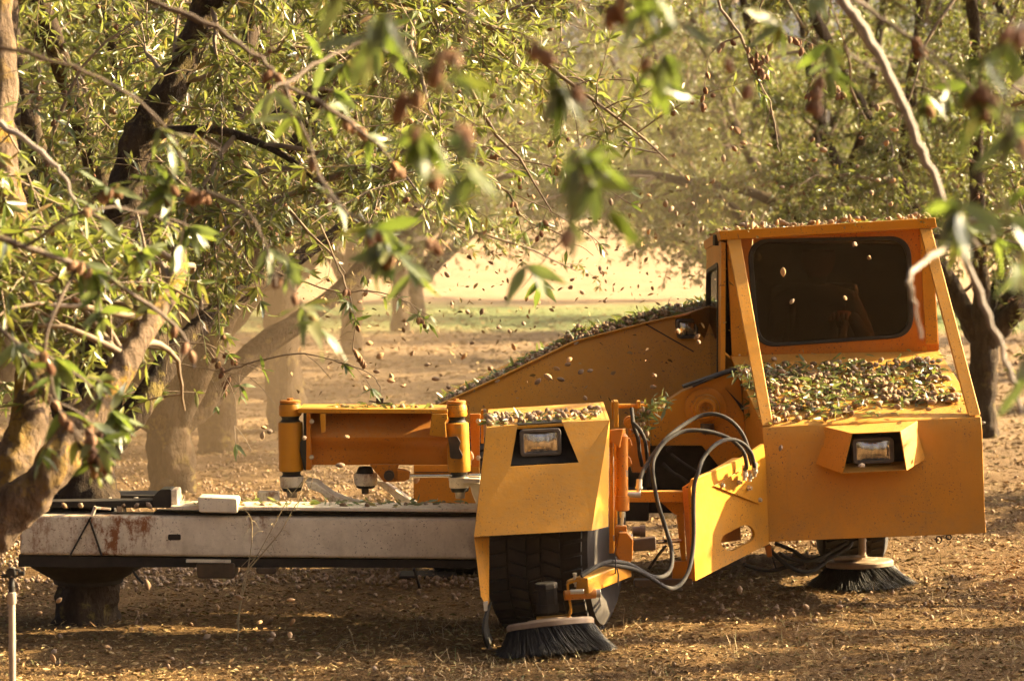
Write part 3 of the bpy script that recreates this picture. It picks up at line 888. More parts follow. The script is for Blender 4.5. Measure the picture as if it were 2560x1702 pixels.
# ---------------------------------------------------------------- wheels
def wheel(c, r, w, yaw, name='wheel'):
    c = Vector(c)
    ax = Vector((math.cos(yaw), math.sin(yaw), 0))
    mb = MB()
    s = w * .16
    prof = [(-w / 2 + .03, r * .55), (-w / 2, r * .68), (-w / 2 - .012, r * .82), (-w / 2 + .006, r * .93), (-w / 2 + s, r * .985), (-w * .2, r), (w * .2, r), (w / 2 - s, r * .985), (w / 2 - .006, r * .93), (w / 2 + .012, r * .82), (w / 2, r * .68), (w / 2 - .03, r * .55)]
    mb.lathe(c, ax, prof, 56)
    ty = mb.build(name, M['tyre'], shaker, smooth=40)
    d, u, v = basis(ax)
    mb = MB()
    # zig-zag tread blocks
    nb = 44
    for k in range(nb):
        a = 2 * math.pi * k / nb
        for row, (x0, x1) in enumerate(((-.44, -.27), (-.24, -.08), (-.055, .055), (.08, .24), (.27, .44))):
            off = (row % 2) * .5 + (.18 if row in (0, 4) else 0)
            a0, a1 = a + (off - .37) * 2 * math.pi / nb, a + (off + .37) * 2 * math.pi / nb
            sk = .30 * 2 * math.pi / nb * (1 if row % 2 else -1)
            q = []
            for rr in (r * .96, r * 1.03 if row in (1, 2, 3) else r * 1.015):
                for xx, aa in ((x0, a0), (x1, a0 + sk), (x1, a1 + sk), (x0, a1)):
                    q.append(c + d * xx * w + (u * math.cos(aa) + v * math.sin(aa)) * rr)
            mb.hexa(q)
    mb.build('tread', M['tread'], ty)
    mb = MB(); mb.lathe(c, ax, [(-w * .3, 0), (-w * .3, r * .3), (-w * .42, r * .54), (w * .42, r * .54), (w * .3, r * .3), (w * .3, 0)], 32); mb.build('rim', M['yellow'], ty)
    return ty
fc = at(1390, 1400, 10.86)
wheel((fc.x, 10.86, 0.372), 0.37, 0.42, R(-14))
wheel((at(2110, 1300, 12.75).x + .06, 12.95, 0.36), 0.36, 0.30, R(-4))
wheel((at(1150, 1300, 12.6).x, 12.6, 0.34), 0.34, 0.26, 0)
mb = MB(); mb.box(at(1070, 1470, 12.4), (.26, .2, .14)); mb.build('ground_skid', M['dark'], shaker, .01)
mb = MB(); mb.bar(at(1035, 1420, 12.0), at(1062, 1510, 12.0), .05, .01); mb.build('skid_arm', M['dark'], shaker, .003)

# ---------------------------------------------------------------- brooms
def broom(c, r0, r1, h, tilt, parent, seed):
    """disc at c with bristle bundles that fan down and out"""
    c = Vector(c)
    rot = Matrix.Rotation(tilt[0], 3, 'X') @ Matrix.Rotation(tilt[1], 3, 'Y')
    ax = rot @ Vector((0, 0, 1))
    mb = MB(); mb.lathe(c, ax, [(-.012, r0), (.006, r0 * 1.01), (.014, r0 * .96), (.016, r0 * .55), (.022, r0 * .5), (.022, 0)], 48)
    di = mb.build('broom_disc', M['disc'], parent, .002)
    rg = np.random.default_rng(seed)
    N = 2600
    a = rg.uniform(0, 2 * np.pi, N)
    rr = r0 * np.sqrt(rg.uniform(.35, 1, N))
    out = r0 + (r1 - r0) * (rr / r0) ** 1.5 + rg.normal(0, .008, N)
    swirl = a + .22 + rg.normal(0, .04, N)
    p0 = np.stack([rr * np.cos(a), rr * np.sin(a), np.full(N, -.012)], 1)
    hh = h * rg.uniform(.90, 1.03, N)
    p2 = np.stack([out * np.cos(swirl), out * np.sin(swirl), -hh], 1)
    p1 = p0 * .55 + p2 * .45
    p1[:, 2] = p0[:, 2] * .45 + p2[:, 2] * .55
    sd_ = np.stack([-np.sin(a), np.cos(a), np.zeros(N)], 1) * .0016
    mid = np.stack([np.cos(a), np.sin(a), np.zeros(N)], 1) * .0016
    V = np.stack([p0 - sd_, p0 + sd_, p0 + mid, p1 - sd_, p1 + sd_, p1 + mid, p2 - sd_ * .6, p2 + sd_ * .6, p2 + mid * .6], 1).reshape(-1, 3)
    Mr = np.array(rot)
    V = V @ Mr.T + np.array(c)
    V[:, 2] = np.maximum(V[:, 2], 0.004)
    q = np.array([[0, 1, 4, 3], [1, 2, 5, 4], [2, 0, 3, 5], [3, 4, 7, 6], [4, 5, 8, 7], [5, 3, 6, 8]])
    F = (np.arange(N)[:, None, None] * 9 + q[None]).reshape(-1, 4)
    me = fast_mesh('bristles', V, [F], [M['bristle']])
    o = link('bristles', me, di)
    o['kind'] = 'stuff'
    return di
bc = P3(885, 1022, 10.26)
broom(bc, 0.166, 0.232, bc.z + .012, (R(-11), R(-6)), shaker, 3)
mb = MB(); mb.lathe(P3(860, 905, 10.26) , (P3(835, 590, 10.26) - P3(860, 905, 10.26)), [(0, .040), (.006, .044), (.035, .044), (.035, .041), (.09, .041), (.092, .045), (.11, .045), (.115, .041)], 8); mb.build('broom_motor', M['dark'], shaker, .004)
mb = MB()
lp = [P3(750, 965, 10.24), P3(1030, 945, 10.24), P3(1072, 915, 10.24), P3(1085, 860, 10.24), P3(1055, 640, 10.24), P3(1075, 600, 10.24), P3(1185, 570, 10.24)]
lp = smooth_path(lp, 4)
for i in range(len(lp) - 1): mb.bar(lp[i], lp[i + 1] + (lp[i + 1] - lp[i]) * .08, .07, .009, (0, 0, 1) if abs((lp[i + 1] - lp[i]).normalized().z) < .7 else (1, 0, 0))
mb.build('broom_bracket', M['yellow'], shaker, .002)
mb = MB(); q0, q1 = P3(1190, 640, 10.20), P3(1620, 470, 10.42); mb.bar(q0, q1, .06, .062); mb.build('broom_arm', M['yellow'], shaker, .006)
mb = MB(); mb.cyl(P3(1020, 735, 10.2), P3(1330, 715, 10.22), .019); mb.build('pivot_sleeve', M['orange'], shaker, .003)
mb = MB(); mb.cyl(P3(1080, 700, 10.17), P3(1215, 695, 10.17), .009); mb.cyl(P3(1330, 715, 10.22), P3(1378, 712, 10.22), .016); mb.build('pivot_pin', M['zinc'], shaker, .002)
mb = MB(); mb.lathe(P3(1135, 650, 10.22), (P3(1120, 455, 10.22) - P3(1135, 650, 10.22)), [(0, .006), (.012, .006), (.012, .010), (.022, .010), (.022, .0065), (.032, .0065), (.032, .009), (.038, .009), (.038, .0062), (.044, .0062), (.044, .009), (.052, .009)], 6); mb.build('adjuster_bolt', M['zinc'], shaker)
bc = P6(975, 420, 12.14)
broom(bc, 0.150, 0.245, bc.z, (R(-2), R(-2.5)), shaker, 5)
mb = MB(); mb.lathe(bc + Vector((.012, 0, .018)), (0, 0, 1), [(0, .045), (.008, .045), (.008, .022), (.02, .022), (.02, .017), (.15, .017)], 20); mb.build('broom_shaft', M['disc'], shaker)
mb = MB(); mb.prism([P6(730, 375, 12.05), P6(1000, 360, 12.05), P6(1000, 385, 12.05), P6(730, 400, 12.05)], (0, .08, 0)); mb.build('broom_mount', M['disc'], shaker, .002)

# ---------------------------------------------------------------- hanger yoke over the boom
YY = 11.28
ang = lambda x0, y0, x1, y1, Y, d: [P1(x0, y0, Y), P1(x1, y0, Y), P1(x1, y1, Y), P1(x0, y1, Y)]
mb = MB(); mb.prism([P1(370, 278, YY), P1(1840, 286, YY), P1(1840, 328, YY), P1(370, 322, YY)], (0, .28, .0)); mb.build('yoke_plate', M['yellow'], shaker, .003)
# horizontal bulged tube under it
mb = MB()
prof = [(325, .10), (420, .065), (500, .02), (560, .0), (615, .006), (640, .03), (700, .036), (830, .04)]
va = [P1(460, y, YY + .03 + d) for y, d in prof]; vb = [P1(1845, y, YY + .03 + d) for y, d in prof]
k = len(prof); ex = Vector((0, .15, 0))
vs = va + vb + [va[-1] + ex, vb[-1] + ex, va[0] + ex * .3, vb[0] + ex * .3]
fs = [(i, i + 1, k + i + 1, k + i) for i in range(k - 1)] + [(k - 1, 2 * k, 2 * k + 1, 2 * k - 1), (2 * k, 2 * k + 2, 2 * k + 3, 2 * k + 1)]
mb.add(vs, fs); tubep = mb.build('boom_tube', M['orange'], shaker, smooth=50)
mb = MB(); mb.prism([P1(455, 325, YY), P1(492, 325, YY), P1(497, 880, YY), P1(452, 880, YY)], (0, .2, 0)); mb.build('end_plate', M['orange'], tubep, .002)
mb = MB(); mb.prism([P1(425, 325, YY + .02), P1(458, 325, YY + .02), P1(452, 885, YY + .02), P1(432, 880, YY + .02), P1(390, 700, YY + .02), P1(392, 610, YY + .02), P1(425, 540, YY + .02)], (0, .16, 0)); mb.build('rubber_seal', M['rubber'], tubep)
mb = MB(); mb.prism([P1(585, 328, YY), P1(642, 328, YY), P1(642, 505, YY), P1(600, 520, YY)], (0, .02, 0)); mb.build('tab', M['yellow'], tubep, .002)
mb = MB(); mb.prism([P1(1682, 332, YY - .01), P1(1835, 330, YY - .01), P1(1840, 380, YY - .01), P1(1815, 410, YY - .01), P1(1828, 560, YY - .01), P1(1660, 540, YY - .01)], (0, .015, 0)); mb.build('tab', M['yellow'], tubep, .002)
for x, y in ((508, 405), (505, 755)): bolt(P1(x, y, YY - .002), tubep, .008)
mb = MB(); mb.prism([P1(1070, 825, YY + .03), P1(1360, 825, YY + .03), P1(1345, 900, YY + .03), P1(1345, 995, YY + .03), P1(1215, 1000, YY + .03)], (0, .04, 0)); mb.build('lug', M['orange'], tubep, .004)
mb = MB(); mb.lathe(P1(1265, 932, YY + .03), (0, -1, 0), [(0, .022), (.008, .022), (.008, .012), (.014, .012)], 20); mb.build('lug_pin', M['grease'], tubep)
mb = MB(); mb.prism([P1(1340, 872, YY + .02), P1(1415, 880, YY + .02), P1(1465, 900, YY + .02), P1(1465, 970, YY + .02), P1(1415, 992, YY + .02), P1(1340, 996, YY + .02)], (0, .05, 0)); mb.build('rod_eye', M['orange'], shaker, .005)
mb = MB(); mb.cyl(P1(1460, 938, YY + .05), P1(2170, 932, YY + .05), .0083); mb.build('ram_rod', M['chrome'], shaker)
# rubber-bushed hanger posts
def post(x0, x1, ytop, lean):
    xc = (x0 + x1) / 2
    Y = YY + .06
    def prof(rows, name, mat, parent=shaker, nn_=28):
        pts = [(P1(xc + lean * (y - 600) / 300, y, Y), r / 3.92 / FPX * Y) for y, r in rows]
        a = pts[0][0]; ax_ = pts[-1][0] - a
        mb = MB(); mb.lathe(a, ax_, [((p - a).length, r) for p, r in pts], nn_)
        return mb.build(name, M[mat], parent, smooth=40)
    w = (x1 - x0) / 2
    body = prof([(405 + ytop, w * .80), (415 + ytop, w * .98), (440 + ytop, w), (870 + ytop, w), (888 + ytop, w * .97), (892 + ytop, w * .5)], 'hanger_post', 'yellow')
    prof([(348 + ytop, w * .8), (362 + ytop, w * .72), (385 + ytop, w * .68), (410 + ytop, w * .85)], 'rubber_bush', 'rubber', body)
    prof([(208 + ytop, w * .70), (215 + ytop, w * .8), (240 + ytop, w * .84), (262 + ytop, w * .90), (290 + ytop, w * .92), (292 + ytop, w * .88), (330 + ytop, w * .92), (350 + ytop, w * .86)], 'collar', 'yellow', body)
    prof([(196 + ytop, w * .76), (205 + ytop, w * .85), (216 + ytop, w * .85), (218 + ytop, w * .5)], 'cap', 'orange', body)
    prof([(226 + ytop, w * .86), (238 + ytop, w * .80), (250 + ytop, w * .86)], 'rubber_ring', 'rubber', body)
    prof([(176 + ytop, w * .26), (198 + ytop, w * .28)], 'nut', 'orange', body, 6)
    prof([(886 + ytop, w * .85), (905 + ytop, w * .72), (925 + ytop, w * .72), (942 + ytop, w * .85)], 'rubber_bush', 'rubber', body)
    prof([(940 + ytop, w * .95), (970 + ytop, w * .95), (975 + ytop, w * .92), (1035 + ytop, w * .92), (1045 + ytop, w * .85)], 'lower_collar', 'white', body)
    prof([(1045 + ytop, w * .8), (1060 + ytop, w * .8), (1085 + ytop, w * .72)], 'rubber_ring', 'rubber', body)
    prof([(1085 + ytop, w * .5), (1110 + ytop, w * .42), (1150 + ytop, w * .4)], 'stud', 'steel', body)
    return body
post(180, 424, 0, 6)
p_r = post(1828, 2052, 6, 12)
# torn patch on the second post
mb = MB(); mb.prism(rounded([P1(1842, 555, YY + .022), P1(1930, 550, YY + .000), P1(1968, 610, YY + .000), P1(1950, 665, YY + .000), P1(1990, 740, YY + .002), P1(1975, 775, YY + .002), P1(1862, 765, YY + .010), P1(1855, 660, YY + .014)], .008, 3), (0, .03, 0)); mb.build('grease_patch', M['grease'], p_r, .002)
# white struts rising from the boom to the hanger posts
mb = MB(); mb.prism([P1(440, 985, YY - .01), P1(540, 1000, YY - .01), P1(700, 1120, YY - .01), P1(900, 1200, YY - .01), P1(1070, 1225, YY - .01), P1(1070, 1262, YY - .01), P1(730, 1250, YY - .01), P1(600, 1110, YY - .01), P1(470, 1060, YY - .01)], (0, .16, 0)); mb.build('strut', M['white'], shaker, .006)
mb = MB(); mb.prism([P1(1140, 1000, YY + .12), P1(1220, 1000, YY + .12), P1(1540, 1215, YY + .12), P1(1390, 1215, YY + .12)], (0, .1, 0)); mb.build('strut', M['white'], shaker, .006)
mb = MB(); mb.prism([P1(1990, 960, YY), P1(2160, 965, YY), P1(2160, 1010, YY), P1(1990, 1010, YY)], (0, .1, 0)); mb.prism([P1(2050, 1010, YY + .05), P1(2160, 1010, YY + .05), P1(2140, 1260, YY + .05), P1(2080, 1120, YY + .05)], (0, .06, 0)); mb.build('strut', M['white'], shaker, .004)
# roller stack hanging below the tube
def stack(rows, Y, name, mat):
    pts = [(P1(x, y, Y), r / 3.92 / FPX * Y) for x, y, r in rows]
    a = pts[0][0]
    mb = MB(); mb.lathe(a, pts[-1][0] - a, [((p - a).length, r) for p, r in pts], 26); return mb.build(name, M[mat], shaker, smooth=40)
stack([(1030, 845, 55), (1030, 860, 70), (1030, 900, 85), (1030, 915, 90)], YY + .12, 'roller_neck', 'dark')
stack([(1035, 912, 108), (1035, 930, 114), (1035, 990, 114), (1035, 1015, 106), (1035, 1030, 96)], YY + .12, 'roller', 'white')
stack([(1035, 1030, 92), (1035, 1052, 88), (1035, 1060, 70)], YY + .12, 'roller_plate', 'dark')
stack([(1030, 1060, 38), (1030, 1105, 34), (1030, 1116, 24)], YY + .12, 'roller_nut', 'grease')
mb = MB(); mb.prism([P1(1505, 830, 11.9), P1(2150, 830, 11.9), P1(2150, 1290, 11.9), P1(1505, 1290, 11.9)], (0, .3, 0)); tool = mb.build('rear_box', M['yellow'], shaker, .004)
mb = MB(); mb.prism([P1(1518, 900, 11.89), P1(2080, 900, 11.89), P1(2080, 906, 11.89), P1(1518, 906, 11.89)], (0, .01, 0)); mb.build('seam', M['dark'], tool)
mb = MB(); mb.prism([P1(2165, 290, 11.5), P1(2192, 290, 11.5), P1(2192, 620, 11.5), P1(2165, 620, 11.5)], (0, .02, 0)); mb.build('guide_rail', M['yellow'], shaker)
mb = MB(); mb.prism([P1(2190, 288, 11.49), P1(2216, 288, 11.49), P1(2216, 560, 11.49), P1(2190, 560, 11.49)], (0, .02, 0)); mb.build('guide_rail', M['steel'], shaker)
for y in (400, 760): bolt(P1(2140, y, 11.6), shaker, .009)
mb = MB(); mb.prism([P1(2055, 330, 11.62), P1(2160, 330, 11.62), P1(2150, 850, 11.62), P1(2075, 850, 11.62)], (0, .02, 0)); mb.build('guide_plate', M['orange'], shaker, .003)
mb = MB(); mb.tube([P1(1070, 205, YY + .1), P1(1190, 222, YY + .1), P1(1300, 230, YY + .1)], .003, 6); mb.box(P1(1175, 202, YY + .1), (.03, .03, .022)); mb.build('hose_clip', M['dark'], shaker)

# ---------------------------------------------------------------- white boom and clamp
YBm = 10.72
def tubebeam(x0, x1, yt0, yt1, yb0, yb1, Y, depth, r, n=6):
    """square tube with rounded edges along the picture's horizontal"""
    secs = []
    for x, yt, yb in ((x0, yt0, yb0), (x1, yt1, yb1)):
        a, b = PB(x, yt, Y), PB(x, yb, Y)
        pts = []
        for cx_, cz_, a0 in ((r, a.z - r, 180), (depth - r, a.z - r, 90), (depth - r, b.z + r, 0), (r, b.z + r, -90)):
            for k in range(n + 1):
                an = R(a0 - 90 * k / n)
                pts.append(Vector((a.x, Y + cx_ + math.cos(an) * r, cz_ + math.sin(an) * r)))
        secs.append(pts)
    k = len(secs[0])
    mb = MB()
    mb.add(secs[0] + secs[1], [tuple(range(k)), tuple(range(2 * k - 1, k - 1, -1))] + [(i, (i + 1) % k, k + (i + 1) % k, k + i) for i in range(k)])
    return mb
boom = tubebeam(130, 3120, 486, 506, 748, 778, YBm, .16, .016).build('boom', M['white'], shaker)
boom2 = tubebeam(130, 3120, 530, 545, 740, 760, YBm + .46, .16, .016).build('boom', M['white'], shaker)
mb = MB(); mb.prism([PB(1000, 470, YBm + .03), PB(3120, 480, YBm + .03), PB(3120, 516, YBm + .03), PB(1000, 500, YBm + .03)], (0, .14, 0)); mb.prism([PB(120, 745, YBm + .012), PB(1005, 768, YBm + .012), PB(3120, 782, YBm + .012), PB(3120, 830, YBm + .012), PB(1005, 826, YBm + .012), PB(120, 822, YBm + .012)], (0, .14, 0)); mb.build('dark_gap_strip', M['dark'], boom)  # dark strips: the gap's shade over the beam, a dark band below
mb = MB(); mb.prism([PB(1110, 428, YBm - .012), PB(3120, 446, YBm - .012), PB(3120, 470, YBm - .012), PB(1110, 452, YBm - .012)], (0, .15, .006)); mb.build('top_plate', M['white'], boom, .003)
mb = MB(); mb.prism([PB(150, 400, YBm + .06), PB(1060, 392, YBm + .06), PB(1080, 440, YBm + .06), PB(150, 440, YBm + .06)], (0, .1, 0)); mb.prism([PB(160, 352, YBm + .32), PB(1020, 360, YBm + .32), PB(1060, 405, YBm + .32), PB(160, 400, YBm + .32)], (0, .2, 0)); mb.build('clamp_plate', M['dark'], boom, .003)
for x in (560, 712, 885): bolt(PB(x, 388, YBm + .2), boom, .010, (0, 0, 1))
mb = MB(); mb.prism(rounded([PB(1093, 612, YBm - .002), PB(1177, 612, YBm - .002), PB(1177, 650, YBm - .002), PB(1093, 650, YBm - .002)], .007), (0, .004, 0)); mb.build('slot', M['dark'], boom)
mb = MB(); mb.prism(rounded([PB(1284, 368, YBm - .03), PB(1545, 378, YBm - .03), PB(1548, 476, YBm - .03), PB(1292, 470, YBm - .03)], .012), (0, .12, 0)); mb.build('slide_block', M['white'], boom, .006)
mb = MB(); mb.prism([PB(1112, 322, YBm + .02), PB(1155, 322, YBm + .02), PB(1160, 438, YBm + .02), PB(1112, 438, YBm + .02)], (0, .12, 0)); mb.build('stop', M['white'], boom, .006)
mb = MB(); mb.prism(rounded([PB(992, 372, YBm + .03), PB(1040, 322, YBm + .03), PB(1112, 318, YBm + .03), PB(1112, 440, YBm + .03), PB(1000, 440, YBm + .03)], .008), (0, .12, 0)); mb.build('rubber_stop', M['rubber'], boom)
mb = MB(); mb.prism([PB(1675, 335, YBm + .5), PB(1812, 338, YBm + .5), PB(1812, 440, YBm + .5), PB(1675, 440, YBm + .5)], (0, .06, 0)); mb.build('rear_stop', M['white'], boom, .004)
for a, b in (((1275, 800), (1530, 900)), ((1662, 830), (1797, 872))):
    mb = MB(); mb.prism(rounded([PB(a[0], a[1], YBm), PB(b[0], a[1], YBm), PB(b[0], b[1], YBm), PB(a[0] + 10, b[1], YBm)], .012), (0, .2, 0)); mb.build('lower_guide', M['grease'], boom, .006)
mb = MB(); mb.prism([PB(1210, 776, YBm - .01), PB(1500, 780, YBm - .01), PB(1500, 800, YBm - .01), PB(1210, 796, YBm - .01)], (0, .18, 0)); mb.build('guide_strip', M['white'], boom, .002)
# rubber sling round the trunk, flaring under the beam
tx = PB(575, 880, 11.0).x
mb = MB()
zz = [PB(0, y, 11.0).z for y in (800, 830, 900, 925)]
for (z0, r0_), (z1, r1_) in (((zz[0], .33), (zz[1], .30)), ((zz[1], .30), (zz[2], .150)), ((zz[2], .150), (zz[3], .142))):
    pass
mb.lathe((tx, 11.0, 0), (0, 0, 1), [(zz[3], .138), (zz[2], .142), (zz[1] + .004, .22), (zz[0] + .012, .255), (zz[0] + .06, .25)], 30)
mb.build('trunk_sling', M['dark'], boom)
for x in (430, 720):
    mb = MB(); mb.box(PB(575 + (x - 575) * 1.0, 560, 11.02), (.09, .34, .22)); mb.build('clamp_pad', M['rubber'], boom, .03)
def strap(a, b):
    mb = MB(); mb.bar(PB(*a, YBm - .006), PB(*b, YBm - .006), .007, .007); mb.build('strap', M['rubber'], boom)
strap((592, 500), (455, 752)); strap((582, 515), (662, 752))
mb = MB(); mb.bar(PB(600, 490, YBm - .012), PB(622, 430, YBm - .02), .012, .012); mb.bar(PB(622, 440, YBm - .01), PB(720, 448, YBm + .02), .01, .01); mb.build('strap_end', M['white'], boom, .002)
mb = MB(); mb.tube([PB(865, 850, YBm + .05), PB(900, 900, YBm + .02), PB(932, 930, YBm)], .005, 6); mb.build('sling_tail', M['rubber'], boom)
mb = MB(); mb.box(PB(780, 448, YBm + .06), (.02, .02, .022)); mb.build('grease_nipple', M['steel'], boom)

# ---------------------------------------------------------------- operator in the cab
def figure(name, joints, bones, mat, parent=None, root=0, sub=2):
    me = bpy.data.meshes.new(name)
    me.from_pydata([j[0] for j in joints], bones, [])
    me.materials.append(mat)
    o = link(name, me, parent)
    sk = o.modifiers.new('skin', 'SKIN')
    sk.use_smooth_shade = True
    for i, j in enumerate(joints):
        me.skin_vertices[0].data[i].radius = (j[1], j[1] if len(j) < 3 else j[2])
        me.skin_vertices[0].data[i].use_root = i == root
    s = o.modifiers.new('subsurf', 'SUBSURF')
    s.levels = s.render_levels = sub
    return o
hd = lev + Vector((0.0, 0.02, .022))           # hand over the lever
el = PC(1345, 960, 12.62)
sx, sz = 1.45, 1.28
J = [((sx, 12.98, .90), .13, .10), ((sx, 12.98, 1.08), .14, .10), ((sx, 12.98, 1.24), .13, .09), ((sx, 12.97, 1.33), .045), ((sx, 12.95, 1.38), .05),
     ((sx, 12.93, 1.44), .075, .085), ((sx, 12.93, 1.50), .05),
     ((sx + .16, 12.97, 1.25), .055), (tuple(el), .042), (tuple(hd + Vector((.055, .03, .012))), .028),
     ((sx - .17, 12.97, 1.25), .055), ((sx - .22, 12.86, 1.03), .042), ((sx - .16, 12.68, .95), .032),
     ((sx + .09, 12.85, .88), .08), ((sx + .10, 12.52, .86), .06), ((sx + .10, 12.50, .62), .045),
     ((sx - .09, 12.85, .88), .08), ((sx - .10, 12.52, .86), .06), ((sx - .10, 12.50, .62), .045)]
Bn = [(0, 1), (1, 2), (2, 3), (3, 4), (4, 5), (5, 6), (2, 7), (7, 8), (8, 9), (2, 10), (10, 11), (11, 12), (0, 13), (13, 14), (14, 15), (0, 16), (16, 17), (17, 18)]
person = figure('person', J, Bn, M['cloth'])
tag(person, 'operator in a grey sleeve seated in the dark cab, hand on a lever', 'person')
# head and hand skin pieces follow the body
HJ = [(tuple(hd + Vector((.05, .02, .010))), .022, .014), (tuple(hd + Vector((.015, 0, .014))), .026, .013), (tuple(hd + Vector((-.015, -.005, .012))), .024, .012)]
HB = [(0, 1), (1, 2)]
hand = figure('hand', HJ, HB, M['skin'], person, 1)
for i in range(4):
    b0 = hd + Vector((-.030 + i * .021, -.018, .012))
    ln = (.030, .036, .038, .031)[i]
    figure('finger', [(tuple(b0), .0095), (tuple(b0 + Vector((-.002, -.016, -.004))), .0095), (tuple(b0 + Vector((-.004, -.022, -.016))), .009), (tuple(b0 + Vector((-.003, -.016, -ln))), .007)], [(0, 1), (1, 2), (2, 3)], M['skin'], hand, 0)
figure('thumb', [(tuple(hd + Vector((-.02, .012, .004))), .011), (tuple(hd + Vector((-.042, .0, -.008))), .010), (tuple(hd + Vector((-.048, -.008, -.026))), .008)], [(0, 1), (1, 2)], M['skin'], hand, 0)
mb = MB(); mb.lathe((sx, 12.925, 1.365), (0, -.08, 1), [(0, .04), (.03, .068), (.075, .082), (.12, .078), (.15, .05), (.16, 0)], 20); mb.build('head', M['skin'], person)
# ================================================================ almond trees
def leaf_material(name, top, top2, under, dead, trans=0.31):
    m = Mat(name)
    geo = m.n('ShaderNodeNewGeometry')
    rnd = geo.outputs['Random Per Island']
    c = m.ramp(rnd, [(0.0, top), (0.45, top2), (0.78, tuple(a * .7 + b * .3 for a, b in zip(top2, dead))), (0.93, dead), (1.0, tuple(x * .8 for x in dead))])
    c = m.mix(m.mul(geo.outputs['Backfacing'], 0.55), c, under)
    m.color(c)
    m.set(Roughness=0.33)
    m.b.inputs['Specular IOR Level'].default_value = 0.55
    tl = m.n('ShaderNodeBsdfTranslucent')
    m.l(m.mix(0.55, c, (0.36, 0.42, 0.045)), tl.inputs['Color'])
    mx = m.n('ShaderNodeMixShader')
    mx.inputs[0].default_value = trans
    m.l(m.b.outputs[0], mx.inputs[1]); m.l(tl.outputs[0], mx.inputs[2])
    m.l(mx.outputs[0], m.out.inputs['Surface'])
    return m.m
M['leaf'] = leaf_material('almond_leaf', (0.060, 0.088, 0.018), (0.125, 0.150, 0.032), (0.20, 0.21, 0.11), (0.32, 0.19, 0.075))
def bark(name, c1, c2, lichen, amount, scale=14):
    m = Mat(name)
    f = m.noise(scale, 6, 0.7, stretch=(1, 1, 0.35))
    c = m.mix(m.step(f, 0.35, 0.65), c1, c2)
    lf = m.mul(m.step(m.noise(9.0, 5, 0.7), 0.62 - amount * .2, 0.70 - amount * .2), m.step(m.noise(2.5, 2), .35, .6))
    m.color(m.mix(lf, c, lichen))
    m.set(Roughness=0.9)
    m.b.inputs['Specular IOR Level'].default_value = 0.2
    m.bump(m.mul(f, m.noise(scale * 3.5, 5, 0.7, stretch=(1, 1, .5)), 'ADD'), 0.9, 0.03)
    return m.m
M['bark'] = bark('dark_bark', (0.026, 0.017, 0.010), (0.070, 0.045, 0.026), (0.16, 0.12, 0.035), 0.35)
M['bark_pale'] = bark('lichen_bark', (0.075, 0.050, 0.030), (0.235, 0.16, 0.10), (0.36, 0.22, 0.035), 0.6, 26)
M['crown_twig'] = plain('tan_crown_twig', (0.24, 0.17, 0.105), 0.8, c2=(0.12, 0.085, 0.05), scale=12)
M['twig'] = plain('grey_twig', (0.12, 0.08, 0.053), 0.8, c2=(0.06, 0.04, 0.026), scale=35)
M['twig_grey'] = plain('silver_twig', (0.27, 0.225, 0.19), 0.75, c2=(0.20, 0.16, 0.13), scale=30)
def hull_material(name, a, b, c3):
    m = Mat(name)
    oi = m.n('ShaderNodeObjectInfo')
    geo = m.n('ShaderNodeNewGeometry')
    r = m.mul(m.mul(oi.outputs['Random'], geo.outputs['Random Per Island'], 'ADD'), 0.5)
    c = m.ramp(r, [(0.2, a), (0.5, b), (0.8, c3)])
    c = m.mix(m.mul(m.step(m.noise(70, 4, .7), .45, .7), .4), c, tuple(x * .55 for x in a))
    m.color(c); m.set(Roughness=0.85)
    m.b.inputs['Specular IOR Level'].default_value = 0.25
    m.bump(m.noise(120, 4), .3, .004)
    return m.m
M['hull'] = hull_material('almond_hull', (0.25, 0.165, 0.10), (0.36, 0.26, 0.17), (0.19, 0.115, 0.06))
M['ripe_hull'] = hull_material('ripe_hull_on_tree', (0.17, 0.085, 0.045), (0.26, 0.15, 0.085), (0.13, 0.055, 0.025))
M['shell'] = hull_material('almond_shell', (0.42, 0.25, 0.11), (0.50, 0.31, 0.15), (0.34, 0.18, 0.07))

def nrm_(a): return a / np.maximum(np.linalg.norm(a, axis=-1, keepdims=True), 1e-9)
def grow(rg, st, di, ln, nseg, wob, grav):
    N = len(st)
    pts = np.zeros((N, nseg + 1, 3)); pts[:, 0] = st
    d = nrm_(di.copy())
    for k in range(nseg):
        d = nrm_(d + rg.normal(0, wob, (N, 3)) + np.array([0, 0, -1.0]) * np.asarray(grav).reshape(-1, 1))
        pts[:, k + 1] = pts[:, k] + d * (ln / nseg)[:, None]
    return pts
def tubes(pts, r0, r1, k):
    """pts (N,M,3) to tube mesh arrays"""
    N, Mn, _ = pts.shape
    t = np.zeros_like(pts)
    t[:, 1:-1] = pts[:, 2:] - pts[:, :-2]; t[:, 0] = pts[:, 1] - pts[:, 0]; t[:, -1] = pts[:, -1] - pts[:, -2]
    t = nrm_(t)
    ref = np.where(np.abs(t[:, :1, 2:3]) < .8, np.array([0, 0, 1.0]), np.array([1.0, 0, 0]))
    u = nrm_(np.cross(t, np.broadcast_to(ref, t.shape))); v = np.cross(t, u)
    rr = np.asarray(r0).reshape(-1, 1) + (np.asarray(r1) - np.asarray(r0)).reshape(-1, 1) * np.linspace(0, 1, Mn)[None]
    a = np.arange(k) * 2 * np.pi / k
    V = pts[:, :, None] + rr[:, :, None, None] * (u[:, :, None] * np.cos(a)[None, None, :, None] + v[:, :, None] * np.sin(a)[None, None, :, None])
    idx = np.arange(N * Mn * k).reshape(N, Mn, k)
    nx_ = np.roll(idx, -1, axis=2)
    F = np.stack([idx[:, :-1], nx_[:, :-1], nx_[:, 1:], idx[:, 1:]], -1).reshape(-1, 4)
    return V.reshape(-1, 3), F
